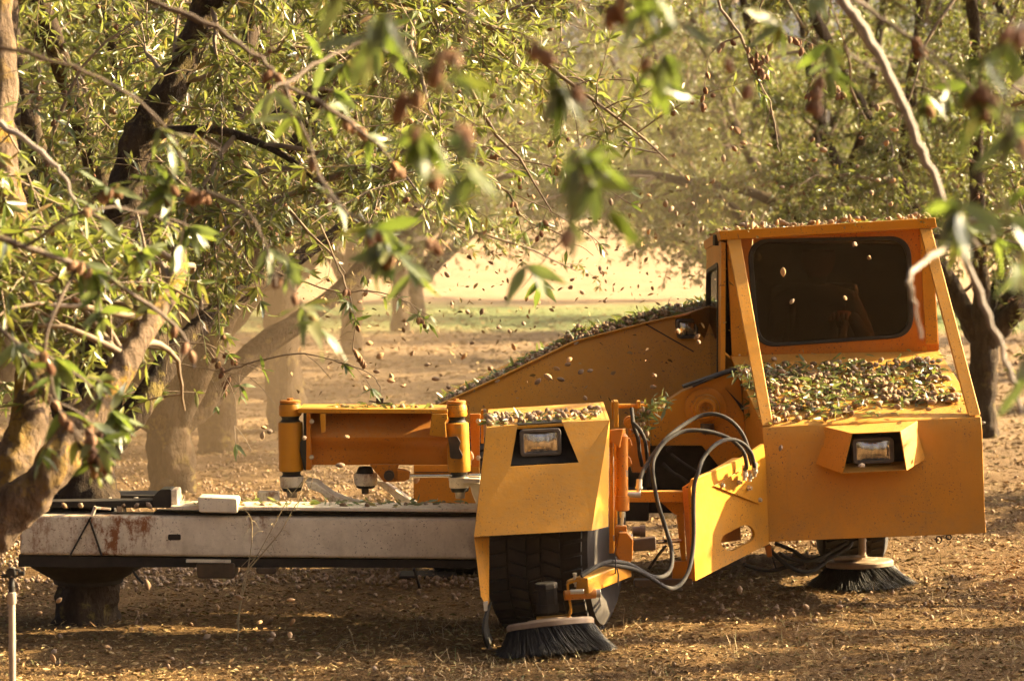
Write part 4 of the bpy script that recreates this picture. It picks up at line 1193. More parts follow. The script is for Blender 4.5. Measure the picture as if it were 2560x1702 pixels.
def leaves(rg, base, di, ln, wd, detail=0):
    """narrow folded leaves; detail 0 has 2 triangles, detail 1 has 6"""
    N = len(base)
    d = nrm_(di)
    ref = rg.normal(0, 1, (N, 3)) + np.array([0, 0, 1.0])
    s = nrm_(np.cross(d, ref)); n = np.cross(s, d)
    L, W = ln[:, None], wd[:, None]
    if detail == 0:
        V = np.stack([base, base + d * L * .45 + s * W * .5 + n * W * .18, base + d * L - n * L * .12, base + d * L * .45 - s * W * .5 + n * W * .18], 1)
        q = np.array([[0, 1, 2], [0, 2, 3]])
    else:
        c = rg.uniform(-.05, .22, (N, 1)) * L
        m1, m2 = base + d * L * .36 - n * c * .25, base + d * L * .72 - n * c * .7
        tip = base + d * L - n * c * 1.3
        V = np.stack([base, m1 + s * W * .5 + n * W * .16, m1, m1 - s * W * .5 + n * W * .16, m2 + s * W * .36 + n * W * .12, m2, m2 - s * W * .36 + n * W * .12, tip], 1)
        q = np.array([[0, 1, 2], [0, 2, 3], [1, 4, 2], [4, 5, 2], [2, 5, 3], [5, 6, 3], [4, 7, 5], [5, 7, 6]])
    k = V.shape[1]
    F = (np.arange(N)[:, None, None] * k + q[None]).reshape(-1, 3)
    return V.reshape(-1, 3), F
def nuts_arrays(rg, p, size):
    """small pointed nuts, 20 triangles each"""
    N = len(p)
    t = np.array([[0, 0, 1.15]] + [[math.cos(a) * .72, math.sin(a) * .58, .35] for a in np.arange(5) * 2 * np.pi / 5] + [[math.cos(a + .63) * .62, math.sin(a + .63) * .5, -.5] for a in np.arange(5) * 2 * np.pi / 5] + [[0, 0, -1]])
    q = rg.normal(0, 1, (N, 4)); q = q / np.linalg.norm(q, axis=1, keepdims=True)
    w, x, y, z = q.T
    Rm = np.stack([1 - 2 * (y * y + z * z), 2 * (x * y - z * w), 2 * (x * z + y * w), 2 * (x * y + z * w), 1 - 2 * (x * x + z * z), 2 * (y * z - x * w), 2 * (x * z - y * w), 2 * (y * z + x * w), 1 - 2 * (x * x + y * y)], 1).reshape(N, 3, 3)
    V = p[:, None] + np.einsum('nij,kj->nki', Rm, t) * np.asarray(size).reshape(-1, 1, 1)
    f = []
    for i in range(5):
        j = (i + 1) % 5
        f += [[0, 1 + i, 1 + j], [1 + i, 6 + i, 1 + j], [1 + j, 6 + i, 6 + j], [6 + i, 11, 6 + j]]
    F = (np.arange(N)[:, None, None] * 12 + np.array(f)[None]).reshape(-1, 3)
    return V.reshape(-1, 3), F
class Acc:
    def __init__(self): self.v, self.f, self.n = [], [], 0
    def add(self, V, F):
        self.v.append(V); self.f.append(F + self.n); self.n += len(V)
    def mesh(self, name, mats, smooth=True):
        by = {}
        for f in self.f: by.setdefault(f.shape[1], []).append(f)
        return fast_mesh(name, np.concatenate(self.v), [np.concatenate(x) for x in by.values()], mats, None, smooth)
def limb_pts(pts, sub=5): return np.array([tuple(p) for p in smooth_path(pts, sub)])

def tree_meshes(seed, limbs, trunk, subs=11, twigs=42, detail=0, leaf=.056, nodes=7, per=8, keep=None, sublen=(.8, 1.7), nut_n=1100, sub_t=.28, droop=.10, upper=1.0):
    """limbs: list of (points, r0, r1); trunk: (points, r0, r1)"""
    rg = np.random.default_rng(seed)
    wood, crown, twig = Acc(), Acc(), Acc()
    for pts, r0, r1 in [trunk] + limbs:
        big_ = r0 > .05
        P = limb_pts(pts, (22 if detail else 16) if big_ else 6)[None]
        wob_ = np.array([[mnoise.noise(Vector(q) * 2.3 + Vector((7.0 * j, seed, 0))) for j in range(3)] for q in P[0]])
        P = P + wob_[None] * .35 * r0
        k = (26 if detail else 20) if big_ else 8
        V, F = tubes(P, [r0], [r1], k)
        # knobbly, fissured bark
        cen = np.repeat(P[0], k, axis=0)
        ang_ = np.tile(np.arange(k), P.shape[1])
        f_ = (1.35 if detail else 1.3) * np.array([.16 * mnoise.noise(Vector(q) * 9 + Vector((seed, 0, 0))) + .10 * mnoise.noise(Vector((q[0] * 34, q[1] * 34, q[2] * 9))) + (.08 if detail else .09) * mnoise.noise(Vector((q[0] * 42, q[1] * 42, q[2] * 24))) - (.10 * abs(mnoise.noise(Vector((q[0] * 22, q[1] * 22, q[2] * 7)))) if detail else 0) for q in V])
        V = cen + (V - cen) * (1 + f_[:, None])
        wood.add(V, F)
    st, di, ln = [], [], []
    for pts, r0, r1 in limbs:
        P = limb_pts(pts)
        for _ in range(subs):
            t = rg.uniform(sub_t, 1.0); i = min(int(t * (len(P) - 1)), len(P) - 2)
            tang = P[i + 1] - P[i]; tang = tang / np.linalg.norm(tang)
            o = rg.normal(0, 1, 3); o[2] = o[2] * .55 + .05
            st.append(P[i]); di.append(tang * rg.uniform(.2, .8) + o / np.linalg.norm(o)); ln.append(rg.uniform(*sublen))
    st, di, ln = np.array(st), np.array(di), np.array(ln)
    S = grow(rg, st, di, ln, 8, .16, rg.uniform(-.02, droop, len(st)))
    if keep is not None:
        ok = np.array([keep(p[-1]) and keep(p[4]) for p in S]); S = S[ok]; ln = ln[ok]
    V, F = tubes(S, .010 + .005 * ln, .003, 6); twig.add(V, F)
    # twigs
    N = len(S) * twigs
    si = np.repeat(np.arange(len(S)), twigs)
    t = rg.uniform(.12, 1.0, N) * 7.999; k = t.astype(int); fr_ = (t - k)[:, None]
    p0 = S[si, k] * (1 - fr_) + S[si, k + 1] * fr_
    tang = nrm_(S[si, k + 1] - S[si, k])
    d = tang * rg.uniform(.2, .9, (N, 1)) + nrm_(rg.normal(0, 1, (N, 3)) * np.array([1, 1, .8]))
    tl = rg.uniform(.18, .55, N)
    T = grow(rg, p0, d, tl, nodes, .16, rg.uniform(0, .12, N))
    ok = np.array([mnoise.noise(Vector(p) * 1.35 + Vector((seed, 0, 0))) + .5 * mnoise.noise(Vector(p) * 3.1) > -.08 for p in T[:, 3]]); T = T[ok]
    if keep is not None:
        ok = np.array([keep(p) for p in T[:, -1]]); T = T[ok]
    V, F = tubes(T, np.full(len(T), .0034), np.full(len(T), .0014), 4); twig.add(V, F)
    # tufts of leaves on the nodes
    q = T[:, 1:].reshape(-1, 3); tg = nrm_((T[:, 1:] - T[:, :-1]).reshape(-1, 3))
    hi = np.repeat((T[:, -1, 2] > 3.6), nodes)
    cnt = rg.integers(max(1, per - 3), per + 3, len(q))
    cnt = np.where(rg.uniform(0, 1, len(q)) < .22, 0, cnt)
    cnt = np.where(hi, (cnt * .55 * upper).astype(int), cnt)
    b = np.repeat(np.arange(len(q)), cnt)
    ld = tg[b] * .7 + nrm_(rg.normal(0, 1, (len(b), 3))) * .9 + np.array([0, 0, -.18])
    L = leaf * rg.uniform(.55, 1.25, len(b)) * np.where(hi[b], 1.25, 1.0)
    V, F = leaves(rg, q[b], ld, L, L * rg.uniform(.17, .30, len(b)), detail)
    crown.add(V, F)
    fw, ft = np.concatenate(wood.f), np.concatenate(twig.f) + wood.n
    w_me = fast_mesh('trunk', np.concatenate(wood.v + twig.v), [fw, ft], [M['bark'], M['crown_twig']], [0, 1]); c_me = crown.mesh('crown', [M['leaf']])
    sel = rg.choice(len(q), min(nut_n, len(q)), replace=False)
    V, F = nuts_arrays(rg, q[sel] + np.array([0, 0, -.018]), rg.uniform(.011, .018, len(sel)))
    n_me = fast_mesh('almonds', V, [F], [M['ripe_hull']])
    return w_me, c_me, n_me

def std_tree(seed, **kw):
    r = random.Random(seed)
    fork = r.uniform(.62, .85) if seed != 11 else .42
    lean = Vector((r.uniform(-.08, .08), r.uniform(-.08, .08), 0))
    trunk = ([Vector((0, 0, -.06)), Vector((0, 0, .04)), Vector((0, 0, .2)) + lean * .3, Vector((0, 0, fork)) + lean], .15 if seed != 64 else .115, .13 if seed != 64 else .10)
    limbs = []
    a0 = r.uniform(0, 6.28); nl = 6
    for i in range(nl):
        a = a0 + i * 6.283 / nl + r.uniform(-.3, .3)
        h = Vector((math.cos(a), math.sin(a), 0))
        s = Vector((0, 0, fork - .05)) + lean
        rch = r.uniform(1.5, 2.2)
        low = i % 3 == 0
        if low: pts = [s, s + h * .5 + Vector((0, 0, .45)), s + h * 1.2 + Vector((0, 0, .95)), s + h * (rch + .4 if seed in (53, 64, 83) else 1.55) + Vector((0, 0, 1.15 if seed in (53, 64, 83) else 1.7))]
        else: pts = [s, s + h * .35 + Vector((0, 0, .6)), s + h * .95 + Vector((0, 0, 1.7)), s + h * rch * .8 + Vector((0, 0, 2.9)), s + h * rch + Vector((0, 0, 3.7))]
        limbs.append((pts, r.uniform(.07, .095) if seed != 11 else r.uniform(.09, .11), .02))
    return tree_meshes(seed, limbs, trunk, **kw)
high = lambda p: p[2] > 1.32 + .12 * math.sin(p[0] * 3 + p[1] * 2)
variants = [std_tree(s, keep=high) for s in (11, 23, 37)] + [std_tree(53, subs=9, twigs=14, leaf=.075), std_tree(64), std_tree(83, subs=10, twigs=24, leaf=.075)]
def plant_tree(x, y, v, rot, sc, label, group):
    t = empty('almond_tree', (x, y, gz(x, y)))
    t.rotation_euler = (0, 0, rot); t.scale = (sc, sc, sc)
    for me, nm in zip(variants[v], ('trunk', 'crown', 'almonds')):
        o = bpy.data.objects.new(nm, me); col.objects.link(o); o.parent = t
        if nm == 'almonds': o['kind'] = 'stuff'
    tag(t, label, 'tree', group)
    return t
GB = 'almond trees of the orchard rows'
plant_tree(-2.05, 19.0, 2, 0.2, 1.0, 'almond tree veiled in dust, pale trunk between the forked tree and the yoke', GB)
plant_tree(-2.02, 16.2, 0, 0.9, 1.0, 'almond tree in the dust right behind the boom end, brown forked trunk', GB)
plant_tree(-1.7, 20.8, 1, 2.2, 1.0, 'almond tree with slanting limbs faded by dust, behind the yellow hanger yoke', GB).scale.z = 1.55
plant_tree(3.52, 20.3, 4, 2.7, 1.0, 'almond tree with a black forked trunk just to the right of the cab', GB)
ROWS = {}
for i, (x, y, v, rot, s) in enumerate([(-2.2, 26.5, 2, .3, 1.2), (-1.9, 32.5, 4, 3.0, 1.2), (3.7, 26.4, 4, 4.0, 1.15), (3.5, 32.0, 4, .7, 1.2), (5.6, 23.2, 4, 1.2, 1.1), (6.3, 28.5, 2, 5.2, 1.2), (-4.3, 23.6, 1, 2.2, 1.1), (-5.2, 18.6, 4, 4.1, 1.0), (-7.0, 22.5, 1, 1.4, 1.0), (-6.8, 29, 0, 5.1, 1.05), (-6.9, 36, 2, .9, 1.1), (9.0, 30, 2, 2.6, 1.05), (8.8, 37, 1, 3.3, 1.1), (-1.6, 39, 4, 5.5, 1.2), (3.4, 38.5, 4, 4.7, 1.2), (-1.6, 45, 0, 1.1, 1.2), (3.9, 45.5, 1, 2.1, 1.2), (-1.9, 51, 2, 3.4, 1.2), (4.0, 52, 0, .2, 1.2), (-7.2, 44, 0, 2.9, 1.15), (9.2, 45, 0, 1.9, 1.15)]):
    ords = ('first', 'second', 'third', 'fourth', 'fifth', 'sixth', 'seventh', 'eighth', 'ninth')
    row = 0 if -3 < x < 0 else 1 if 3 < x < 4.5 else 2 if x <= -3 else 3
    cnt = ROWS.setdefault(row, 0); ROWS[row] += 1
    plant_tree(x, y, v, rot, s, ('almond tree in the row left of the alley, %s one behind the dust cloud', 'almond tree in the row right of the alley, %s one behind the black trunk', 'almond tree behind the clamped tree, %s of those filling the left background', 'almond tree of the outer right row, %s of those behind the cab roof')[row] % ords[cnt], 'almond trees further back in the rows')
for i, x in enumerate((-20, -14.5, -9.5, -4.5, .5, 5.5, 10.5, 15.5, 21)):
    plant_tree(x + rng.uniform(-.6, .6), 90 + rng.uniform(-2, 3), i % 3, i * 1.7, 1.5, 'far tree on the bank, %s from the left in the row closing the alley' % ('first', 'second', 'third', 'fourth', 'fifth', 'sixth', 'seventh', 'eighth', 'ninth')[i], 'far trees on the bank')
for x, y, v, rot, s in ((4.5, 11.6, 5, 1.9, 1.0), (4.7, 16.4, 3, 4.2, 1.0), (4.7, 6.9, 3, 3.1, .9)):
    plant_tree(x, y, v, rot, s, {11.6: 'almond tree beyond the right edge, level with the bonnet it shades', 16.4: 'almond tree beyond the right edge, level with the ground behind the cab', 6.9: 'almond tree beyond the right edge, nearer than the front broom'}[y], 'almond trees beside the machine track').scale.z = (.72 if y < 14 else .82) if y > 10 else .6
for x, y, v, rot, s in ((-2.2, -3.5, 2, .6, 1.0), (3.4, -4.5, 0, 2.4, 1.0), (-.4, -8.5, 1, 4.4, 1.1)):  # unseen trees added to darken window reflections and block sky light
    plant_tree(x, y, v, rot, s, 'unseen almond tree added behind the camera to cut sky light and reflections', 'almond trees added behind the camera')

# the tree in the clamp
def world_tree(name_base, seed, limbs, trunk, label, **kw):
    t = empty('almond_tree', name_base)
    off = Vector(name_base)
    lm = [([p - off for p in pts], a, b) for pts, a, b in limbs]
    tr = ([p - off for p in trunk[0]], trunk[1], trunk[2])
    for me, nm in zip(tree_meshes(seed, lm, tr, **kw), ('trunk', 'crown', 'almonds')):
        o = bpy.data.objects.new(nm, me); col.objects.link(o); o.parent = t
        if nm == 'almonds': o['kind'] = 'stuff'
    tag(t, label, 'tree')
    return t
D = lambda x, y, Y: PD(x, y, Y)
tA = (D(198, 1440, 11.0).x, 11.0, 0.0)
bA = Vector(tA)
trunkA = ([bA + Vector((0, 0, -.06)), bA + Vector((0, 0, .05)), D(200, 1370, 11.0), D(205, 1250, 11.0), D(212, 1120, 11.0), D(215, 1040, 11.02)], .135, .118)
limbsA = [
    ([D(222, 1060, 11.0), D(238, 900, 11.1), D(255, 680, 11.2), D(275, 500, 11.25), D(330, 310, 11.3), D(420, 160, 11.35), D(470, 20, 11.4), D(520, -180, 11.4), D(600, -420, 11.4)], .092, .045),
    ([D(235, 1040, 11.0), D(330, 920, 11.1), D(440, 770, 11.3), D(560, 670, 11.5), D(690, 590, 11.7), D(860, 470, 11.9), D(1000, 360, 12.1)], .062, .016),
    ([D(205, 1040, 11.0), D(130, 880, 10.9), D(80, 650, 10.8), D(40, 430, 10.7), D(15, 200, 10.6), D(0, -60, 10.6)], .070, .045),
    ([D(225, 1020, 11.05), D(200, 800, 11.5), D(330, 550, 12.2), D(560, 330, 12.6), D(800, 150, 12.8), D(1010, 0, 13.0)], .05, .015),
    ([D(470, 20, 11.4), D(620, -40, 11.2), D(850, -60, 10.9), D(1050, 20, 10.8)], .03, .010),
    ([D(330, 310, 11.3), D(480, 300, 11.0), D(640, 350, 10.8), D(780, 460, 10.7)], .025, .008),
]
LINE_A = [(x * 1.0, y * 1.0) for x, y in ((222, 1060), (238, 900), (255, 680), (275, 500), (330, 310), (420, 160), (470, 20))]
def near_line(px, py, w):
    for (ax, ay), (bx, by) in zip(LINE_A, LINE_A[1:]):
        t = max(0, min(1, ((px - ax) * (bx - ax) + (py - ay) * (by - ay)) / ((bx - ax) ** 2 + (by - ay) ** 2)))
        if math.hypot(px - ax - t * (bx - ax), py - ay - t * (by - ay)) < w: return True
    return False
rk = random.Random(2)
def keepA(p):
    q = Vector(p) + bA
    px = CX + q.x / q.y * FPX; py = HORIZON + (CAM_H - q.z) / q.y * FPX
    px, py = px * .9211, py * .9211
    if py > 1000: return False
    if q.y < 11.45 and near_line(px, py, 75) and rk.random() < .86: return False
    if px > 300 and py > 850 and q.y < 12: return False
    if px > 560 and py > 760: return False
    if px > 680 and py > 660: return False
    if px > 850 and py > 580: return False
    if px > 1100 and py > 500: return False
    if px < 480 and py > 820 and q.y < 11.3: return False
    return True
world_tree(tA, 5, limbsA, trunkA, 'almond tree held in the clamp of the white boom, dark trunk and long limbs', subs=11, twigs=36, detail=1, leaf=.062, nodes=6, per=6, keep=keepA, sublen=(.5, 1.15), nut_n=600, sub_t=.30, droop=.16)

# the leaning lichen-covered tree at the left edge
tB = (-2.0, 8.0, 0.0)
bB = Vector(tB)
trunkB = ([bB + Vector((0, 0, -.06)), bB + Vector((.07, 0, .2)), D(-150, 1500, 8.0), D(-95, 1370, 8.0), D(-35, 1265, 8.0), D(39, 1160, 8.0), D(110, 1060, 8.0), D(172, 980, 8.05), D(262, 882, 8.1), D(330, 790, 8.2), D(390, 670, 8.4), D(410, 560, 8.6)], .10, .022)
limbsB = [([D(-35, 1265, 8.05), D(15, 1130, 8.15), D(55, 1000, 8.25), D(80, 865, 8.35), D(70, 700, 8.45), D(35, 520, 8.5), D(10, 300, 8.6), D(5, 0, 8.7), D(0, -300, 8.8)], .068, .040),
          ([D(110, 1060, 8.0), D(172, 980, 8.05), D(262, 882, 8.1), D(330, 790, 8.2), D(385, 670, 8.4), D(410, 560, 8.6)], .02, .012),
          ([D(-80, 1290, 8.0), D(-110, 1000, 8.0), D(-150, 700, 8.1), D(-200, 300, 8.2), D(-220, -100, 8.3)], .06, .02)]
LINE_B = ((-35, 1265), (39, 1160), (110, 1060), (172, 980), (262, 882), (330, 790))
def near_line_b(px, py, w):
    for (ax, ay), (bx, by) in zip(LINE_B, LINE_B[1:]):
        t = max(0, min(1, ((px - ax) * (bx - ax) + (py - ay) * (by - ay)) / ((bx - ax) ** 2 + (by - ay) ** 2)))
        if math.hypot(px - ax - t * (bx - ax), py - ay - t * (by - ay)) < w: return True
    return False
def keepB(p):
    q = Vector(p) + bB
    px = (CX + q.x / q.y * FPX) * .9211; py = (HORIZON + (CAM_H - q.z) / q.y * FPX) * .9211
    if py > 760 and near_line_b(px, py, 30): return False
    return py < 1010 and px < 470 and not (px > 60 and py < 470) and py - .9 * (470 - px) > -300
t_B = world_tree(tB, 8, limbsB, trunkB, 'leaning sunlit almond tree with orange lichen, in front of the boom tip', subs=24, twigs=17, detail=1, leaf=.07, nodes=5, per=5, keep=keepB, sublen=(.35, .8), nut_n=60, sub_t=.45, droop=.12)
for o in t_B.children:
    if o.name.startswith('trunk'): o.data.materials[0] = M['bark_pale']

# ---------------------------------------------------------------- near branches, every leaf and nut a part
def leaf_unit(seed):
    r = random.Random(seed)
    vs, fs = [], []
    nseg = 7
    bend, tw = r.uniform(-.10, .30), r.uniform(-.5, .5)
    for i in range(nseg + 1):
        t = i / nseg
        w = .145 * math.sin(math.pi * min(1, t ** .82)) ** .85 * (1 - .25 * t) + (.006 if i in (0, nseg) else .0)
        wave = .018 * math.sin(t * 11 + seed)
        z = -bend * t * t
        a = tw * t
        for s, h in ((-1, .25), (0, 0), (1, .25)):
            vs.append((t, s * w * math.cos(a) - h * w * math.sin(a) * abs(s), z + abs(s) * w * h * math.cos(a) + s * w * math.sin(a) + s * wave))
    for i in range(nseg):
        for k in (0, 1):
            a = i * 3 + k
            fs.append((a, a + 1, a + 4, a + 3))
    me = bpy.data.meshes.new('leaf')
    me.from_pydata(vs, [], fs)
    me.polygons.foreach_set('use_smooth', [True] * len(me.polygons))
    me.materials.append(M['near_leaf'])
    return me
def near_leaf_material():
    m = Mat('near_almond_leaf')
    geo = m.n('ShaderNodeNewGeometry'); oi = m.n('ShaderNodeObjectInfo')
    c = m.ramp(oi.outputs['Random'], [(0, (.055, .088, .026)), (.5, (.088, .130, .034)), (.85, (.14, .17, .045)), (1, (.24, .19, .055))])
    c = m.mix(m.mul(geo.outputs['Backfacing'], 0.5), c, (.22, .24, .14))
    m.color(c); m.set(Roughness=.38)
    tl = m.n('ShaderNodeBsdfTranslucent'); m.l(m.mix(.5, c, (.30, .40, .04)), tl.inputs['Color'])
    mx = m.n('ShaderNodeMixShader'); mx.inputs[0].default_value = .34
    m.l(m.b.outputs[0], mx.inputs[1]); m.l(tl.outputs[0], mx.inputs[2]); m.l(mx.outputs[0], m.out.inputs['Surface'])
    return m.m
M['near_leaf'] = near_leaf_material()
LEAF = [leaf_unit(s) for s in range(5)]

def almond_unit(kind):
    """0 closed hull with a seam, 1 split hull showing the shell, 2 bare shell; half length 1"""
    mb = MB()
    nu, nv = 12, 9
    vs, fs = [], []
    for j in range(nv + 1):
        t = j / nv
        x = -1 + 2 * t
        prof = math.sin(math.pi * min(1, max(0, t)) ** .92) ** .72 if 0 < t < 1 else 0.02
        for i in range(nu):
            a = 2 * math.pi * i / nu
            rr = .62 * prof
            near = abs(math.atan2(math.sin(a - math.pi / 2), math.cos(a - math.pi / 2)))
            if kind < 2 and near < .1: rr *= .86 if kind == 0 else .55
            vs.append((x, rr * math.cos(a) * (.80 if kind < 2 else .62), rr * math.sin(a) * 1.0))
    for j in range(nv):
        for i in range(nu):
            k = (i + 1) % nu
            fs.append((j * nu + i, j * nu + k, (j + 1) * nu + k, (j + 1) * nu + i))
    if kind == 1:
        # open the two lips
        vs = [(x, y * 1.0 + (.16 if y > 0 else -.16) * max(0, z) * 1.5, z * (1.0 if z < .2 else .92)) for x, y, z in vs]
    me = bpy.data.meshes.new('almond')
    me.from_pydata(vs, [], fs)
    nfm = len(fs)
    me.polygons.foreach_set('use_smooth', [True] * nfm)
    me.materials.append(M['shell'] if kind == 2 else M['hull'])
    if kind == 1:
        me.materials.append(M['shell'])
        for p in me.polygons:
            i = p.index % nu
            if i in (2, 3): p.material_index = 1
    return me
NUT = [almond_unit(k) for k in range(3)]
NUT_RIPE = [me.copy() for me in NUT]
for me in NUT_RIPE: me.materials[0] = M['ripe_hull']

def put(me, name, parent, loc, quat, sc, stuff=None):
    o = bpy.data.objects.new(name, me)
    col.objects.link(o)
    if parent is not None:
        o.parent = parent
    o.location = loc; o.rotation_mode = 'QUATERNION'; o.rotation_quaternion = quat
    o.scale = sc if hasattr(sc, '__len__') else (sc, sc, sc)
    return o
def rquat(r):
    q = Matrix.Rotation(r.uniform(0, 6.28), 3, 'Z') @ Matrix.Rotation(r.uniform(0, 6.28), 3, 'X') @ Matrix.Rotation(r.uniform(0, 6.28), 3, 'Y')
    return q.to_quaternion()

def spray(tree, paths, leaf_n, nut_n, seed, r0=.006, leaf=.085, mat='twig', side=0, hang=.35, tip=.45, branch_name='branch'):
    """one branch of a near tree with its own leaves and nuts"""
    r = random.Random(seed)
    mb = MB()
    lines = []
    for k, pts in enumerate(paths):
        L = smooth_path(pts, 5)
        L = [p + Vector((r.gauss(0, .002), r.gauss(0, .002), r.gauss(0, .002))) for p in L]
        lines.append(L)
        ra = r0 if k == 0 else r0 * .6
        mb.tube(L, [ra * (1 - .65 * i / (len(L) - 1)) * r.uniform(.9, 1.15) for i in range(len(L))], 7)
    tot = sum(sum((a - b).length for a, b in zip(L, L[1:])) for L in lines)
    spots = []
    for _ in range(side):
        L = r.choice(lines); i = r.randrange(len(L) // 3, len(L) - 1)
        d = (L[i + 1] - L[i]).normalized() + Vector((r.gauss(0, .8), r.gauss(0, .8), r.gauss(-.2, .6)))
        ln = r.uniform(.06, .16)
        S = smooth_path([L[i], L[i] + d.normalized() * ln * .5, L[i] + d.normalized() * ln + Vector((0, 0, -.02))], 3)
        mb.tube(S, r0 * .3, 5); spots.append(S)
    br = mb.build(branch_name, M[mat], tree)
    allL = lines + spots
    per_tuft = 4
    made = 0
    while made < leaf_n:
        L = r.choice(allL) if not spots or r.random() < .4 else r.choice(spots)
        t = r.random() ** tip if L in lines else r.uniform(.5, 1)
        i = min(int(t * (len(L) - 1)), len(L) - 2)
        p = L[i].lerp(L[i + 1], r.random())
        tg = (L[i + 1] - L[i]).normalized()
        for _ in range(r.randint(2, per_tuft + 2)):
            if made >= leaf_n: break
            d = tg * .5 + Vector((r.gauss(0, .6), r.gauss(0, .6), r.gauss(-hang, .5)))
            q = d.to_track_quat('X', 'Z') @ Matrix.Rotation(r.uniform(-1.2, 1.2), 3, 'X').to_quaternion()
            s = leaf * r.uniform(.6, 1.2)
            put(r.choice(LEAF), 'leaf', br, p, q, (s, s * r.uniform(.85, 1.2), s)); made += 1
    last = None
    for _ in range(int(nut_n * 1.5)):
        L = r.choice(allL); i = r.randrange(len(L) // 3, len(L))
        if _ % 3 and last: L, i = last[0], min(len(last[0]) - 1, max(0, last[1] + r.choice((-2, -1, 1, 2))))
        else: last = (L, i)
        s = .017 * r.uniform(.85, 1.15)
        d = Vector((r.gauss(0, .5), r.gauss(0, .5), -1))
        put(NUT_RIPE[r.choice((0, 0, 1))], 'almond', br, L[i] + d.normalized() * s * 1.0, d.to_track_quat('X', 'Z'), s)
    return br

def near_tree(base, label, fork, seed):
    """a tree just outside the frame whose branches reach into it"""
    t = empty('almond_tree', base)
    b = Vector(base)
    mb = MB()
    r = random.Random(seed)
    f = b + Vector(fork)
    mb.tube([p + Vector((r.gauss(0, .006), r.gauss(0, .006), 0)) for p in smooth_path([b + Vector((0, 0, -.05)), b + Vector((0, 0, .3)), f], 5)], [.13 - .003 * i for i in range(11)], 14)
    tr = mb.build('trunk', M['bark'], t)
    return t, f
def high_crown(tree, base, fork, seed):  # unseen crown added to cut the sky light from overhead
    """the upper crown of a near tree, wholly above the picture"""
    r = random.Random(seed)
    limbs = []
    for i in range(5):
        a = i * 1.257 + r.uniform(-.3, .3) + seed
        h = Vector((math.cos(a), math.sin(a), 0)); s = Vector(fork)
        limbs.append(([s, s + h * .25 + Vector((0, 0, .8)), s + h * .8 + Vector((0, 0, 1.9)), s + h * 1.4 + Vector((0, 0, 2.7))], .05, .015))
    y0 = base[1]
    ms = tree_meshes(seed, limbs, ([Vector(fork) + Vector((0, 0, -.1)), Vector(fork)], .06, .05), subs=7, twigs=10, leaf=.075, keep=lambda p: p[2] > 2.25 + .079 * (p[1] + y0 - 5.0), sub_t=.4, nut_n=300)
    for me, nm in zip(ms, ('scaffold', 'crown', 'almonds')):
        o = bpy.data.objects.new(nm, me); col.objects.link(o); o.parent = tree
        if nm == 'almonds': o['kind'] = 'stuff'
def limb_to(tree, f, pts, r0, r1):
    mb = MB(); L = smooth_path([f] + pts, 5)
    mb.tube(L, [r0 + (r1 - r0) * i / (len(L) - 1) for i in range(len(L))], 10)
    return mb.build('limb', M['bark'], tree)

# left near tree, trunk outside the frame
nl, f = near_tree((-1.75, 5.4, 0), 'x', (.05, 0, .9), 3)
high_crown(nl, (-1.75, 5.4, 0), (.05, 0, .9), 71)
tag(nl, 'near almond tree outside the left edge, blurred twigs and leaves reaching across the top', 'tree')
e1, e2, e3 = D(-60, 100, 5.8), D(300, -60, 5.9), D(-80, 520, 6.2)
limb_to(nl, f, [Vector((-1.5, 5.5, 1.5)), e1 + Vector((-.12, 0, .05)), e1], .05, .010)
limb_to(nl, f, [Vector((-1.4, 5.6, 1.9)), Vector((-1.05, 5.8, 2.35)), e2], .05, .011)
limb_to(nl, f, [Vector((-1.55, 5.9, 1.3)), e3], .04, .009)
spray(nl, [[e1, D(0, 110, 5.8), D(170, 155, 5.8), D(300, 222, 5.85), D(380, 290, 5.9), D(425, 380, 5.95), D(440, 440, 6.0)]], 26, 2, 31, .0055, .08, side=4)
spray(nl, [[e2, D(340, 0, 5.9), D(470, 52, 5.9), D(600, 135, 5.9), D(655, 192, 5.9), D(760, 252, 5.9), D(860, 325, 5.9), D(910, 385, 5.9)], [D(652, 188, 5.9), D(700, 300, 5.85), D(735, 400, 5.8), D(765, 500, 5.7)], [D(655, 195, 5.9), D(740, 140, 6.0), D(830, 100, 6.1), D(930, 60, 6.2)]], 44, 7, 32, .0075, .085, side=8)
spray(nl, [[D(735, 400, 5.8), D(790, 480, 5.4), D(880, 525, 5.2), D(960, 545, 5.1), D(1050, 575, 5.05), D(1100, 580, 5.0)]], 52, 7, 33, .0045, .085, side=7, tip=.8)
spray(nl, [[e3, D(60, 570, 6.2), D(180, 610, 6.3), D(290, 665, 6.4), D(420, 770, 6.5), D(450, 850, 6.5)], [D(180, 610, 6.3), D(110, 760, 6.2), D(120, 880, 6.2), D(160, 990, 6.2)], [D(60, 570, 6.2), D(160, 500, 6.2), D(290, 480, 6.3), D(400, 520, 6.4)]], 110, 16, 34, .0085, .075, side=12, tip=.8)
spray(nl, [[e3, D(-40, 700, 6.3), D(40, 790, 6.3), D(130, 830, 6.4), D(230, 900, 6.5)], [D(40, 790, 6.3), D(100, 900, 6.2), D(190, 1010, 6.2), D(220, 1060, 6.2)]], 80, 12, 35, .007, .075, side=9, tip=.8)
spray(nl, [[D(0, 285, 6.6), D(80, 340, 6.6), D(140, 400, 6.6), D(175, 470, 6.6)]], 4, 0, 36, .009, .08, mat='twig_grey')
spray(nl, [[D(480, 440, 6.0), D(560, 480, 5.8), D(610, 560, 5.7), D(640, 660, 5.6)], [D(480, 440, 6.0), D(440, 440, 6.0)]], 34, 6, 37, .005, .09, side=5)

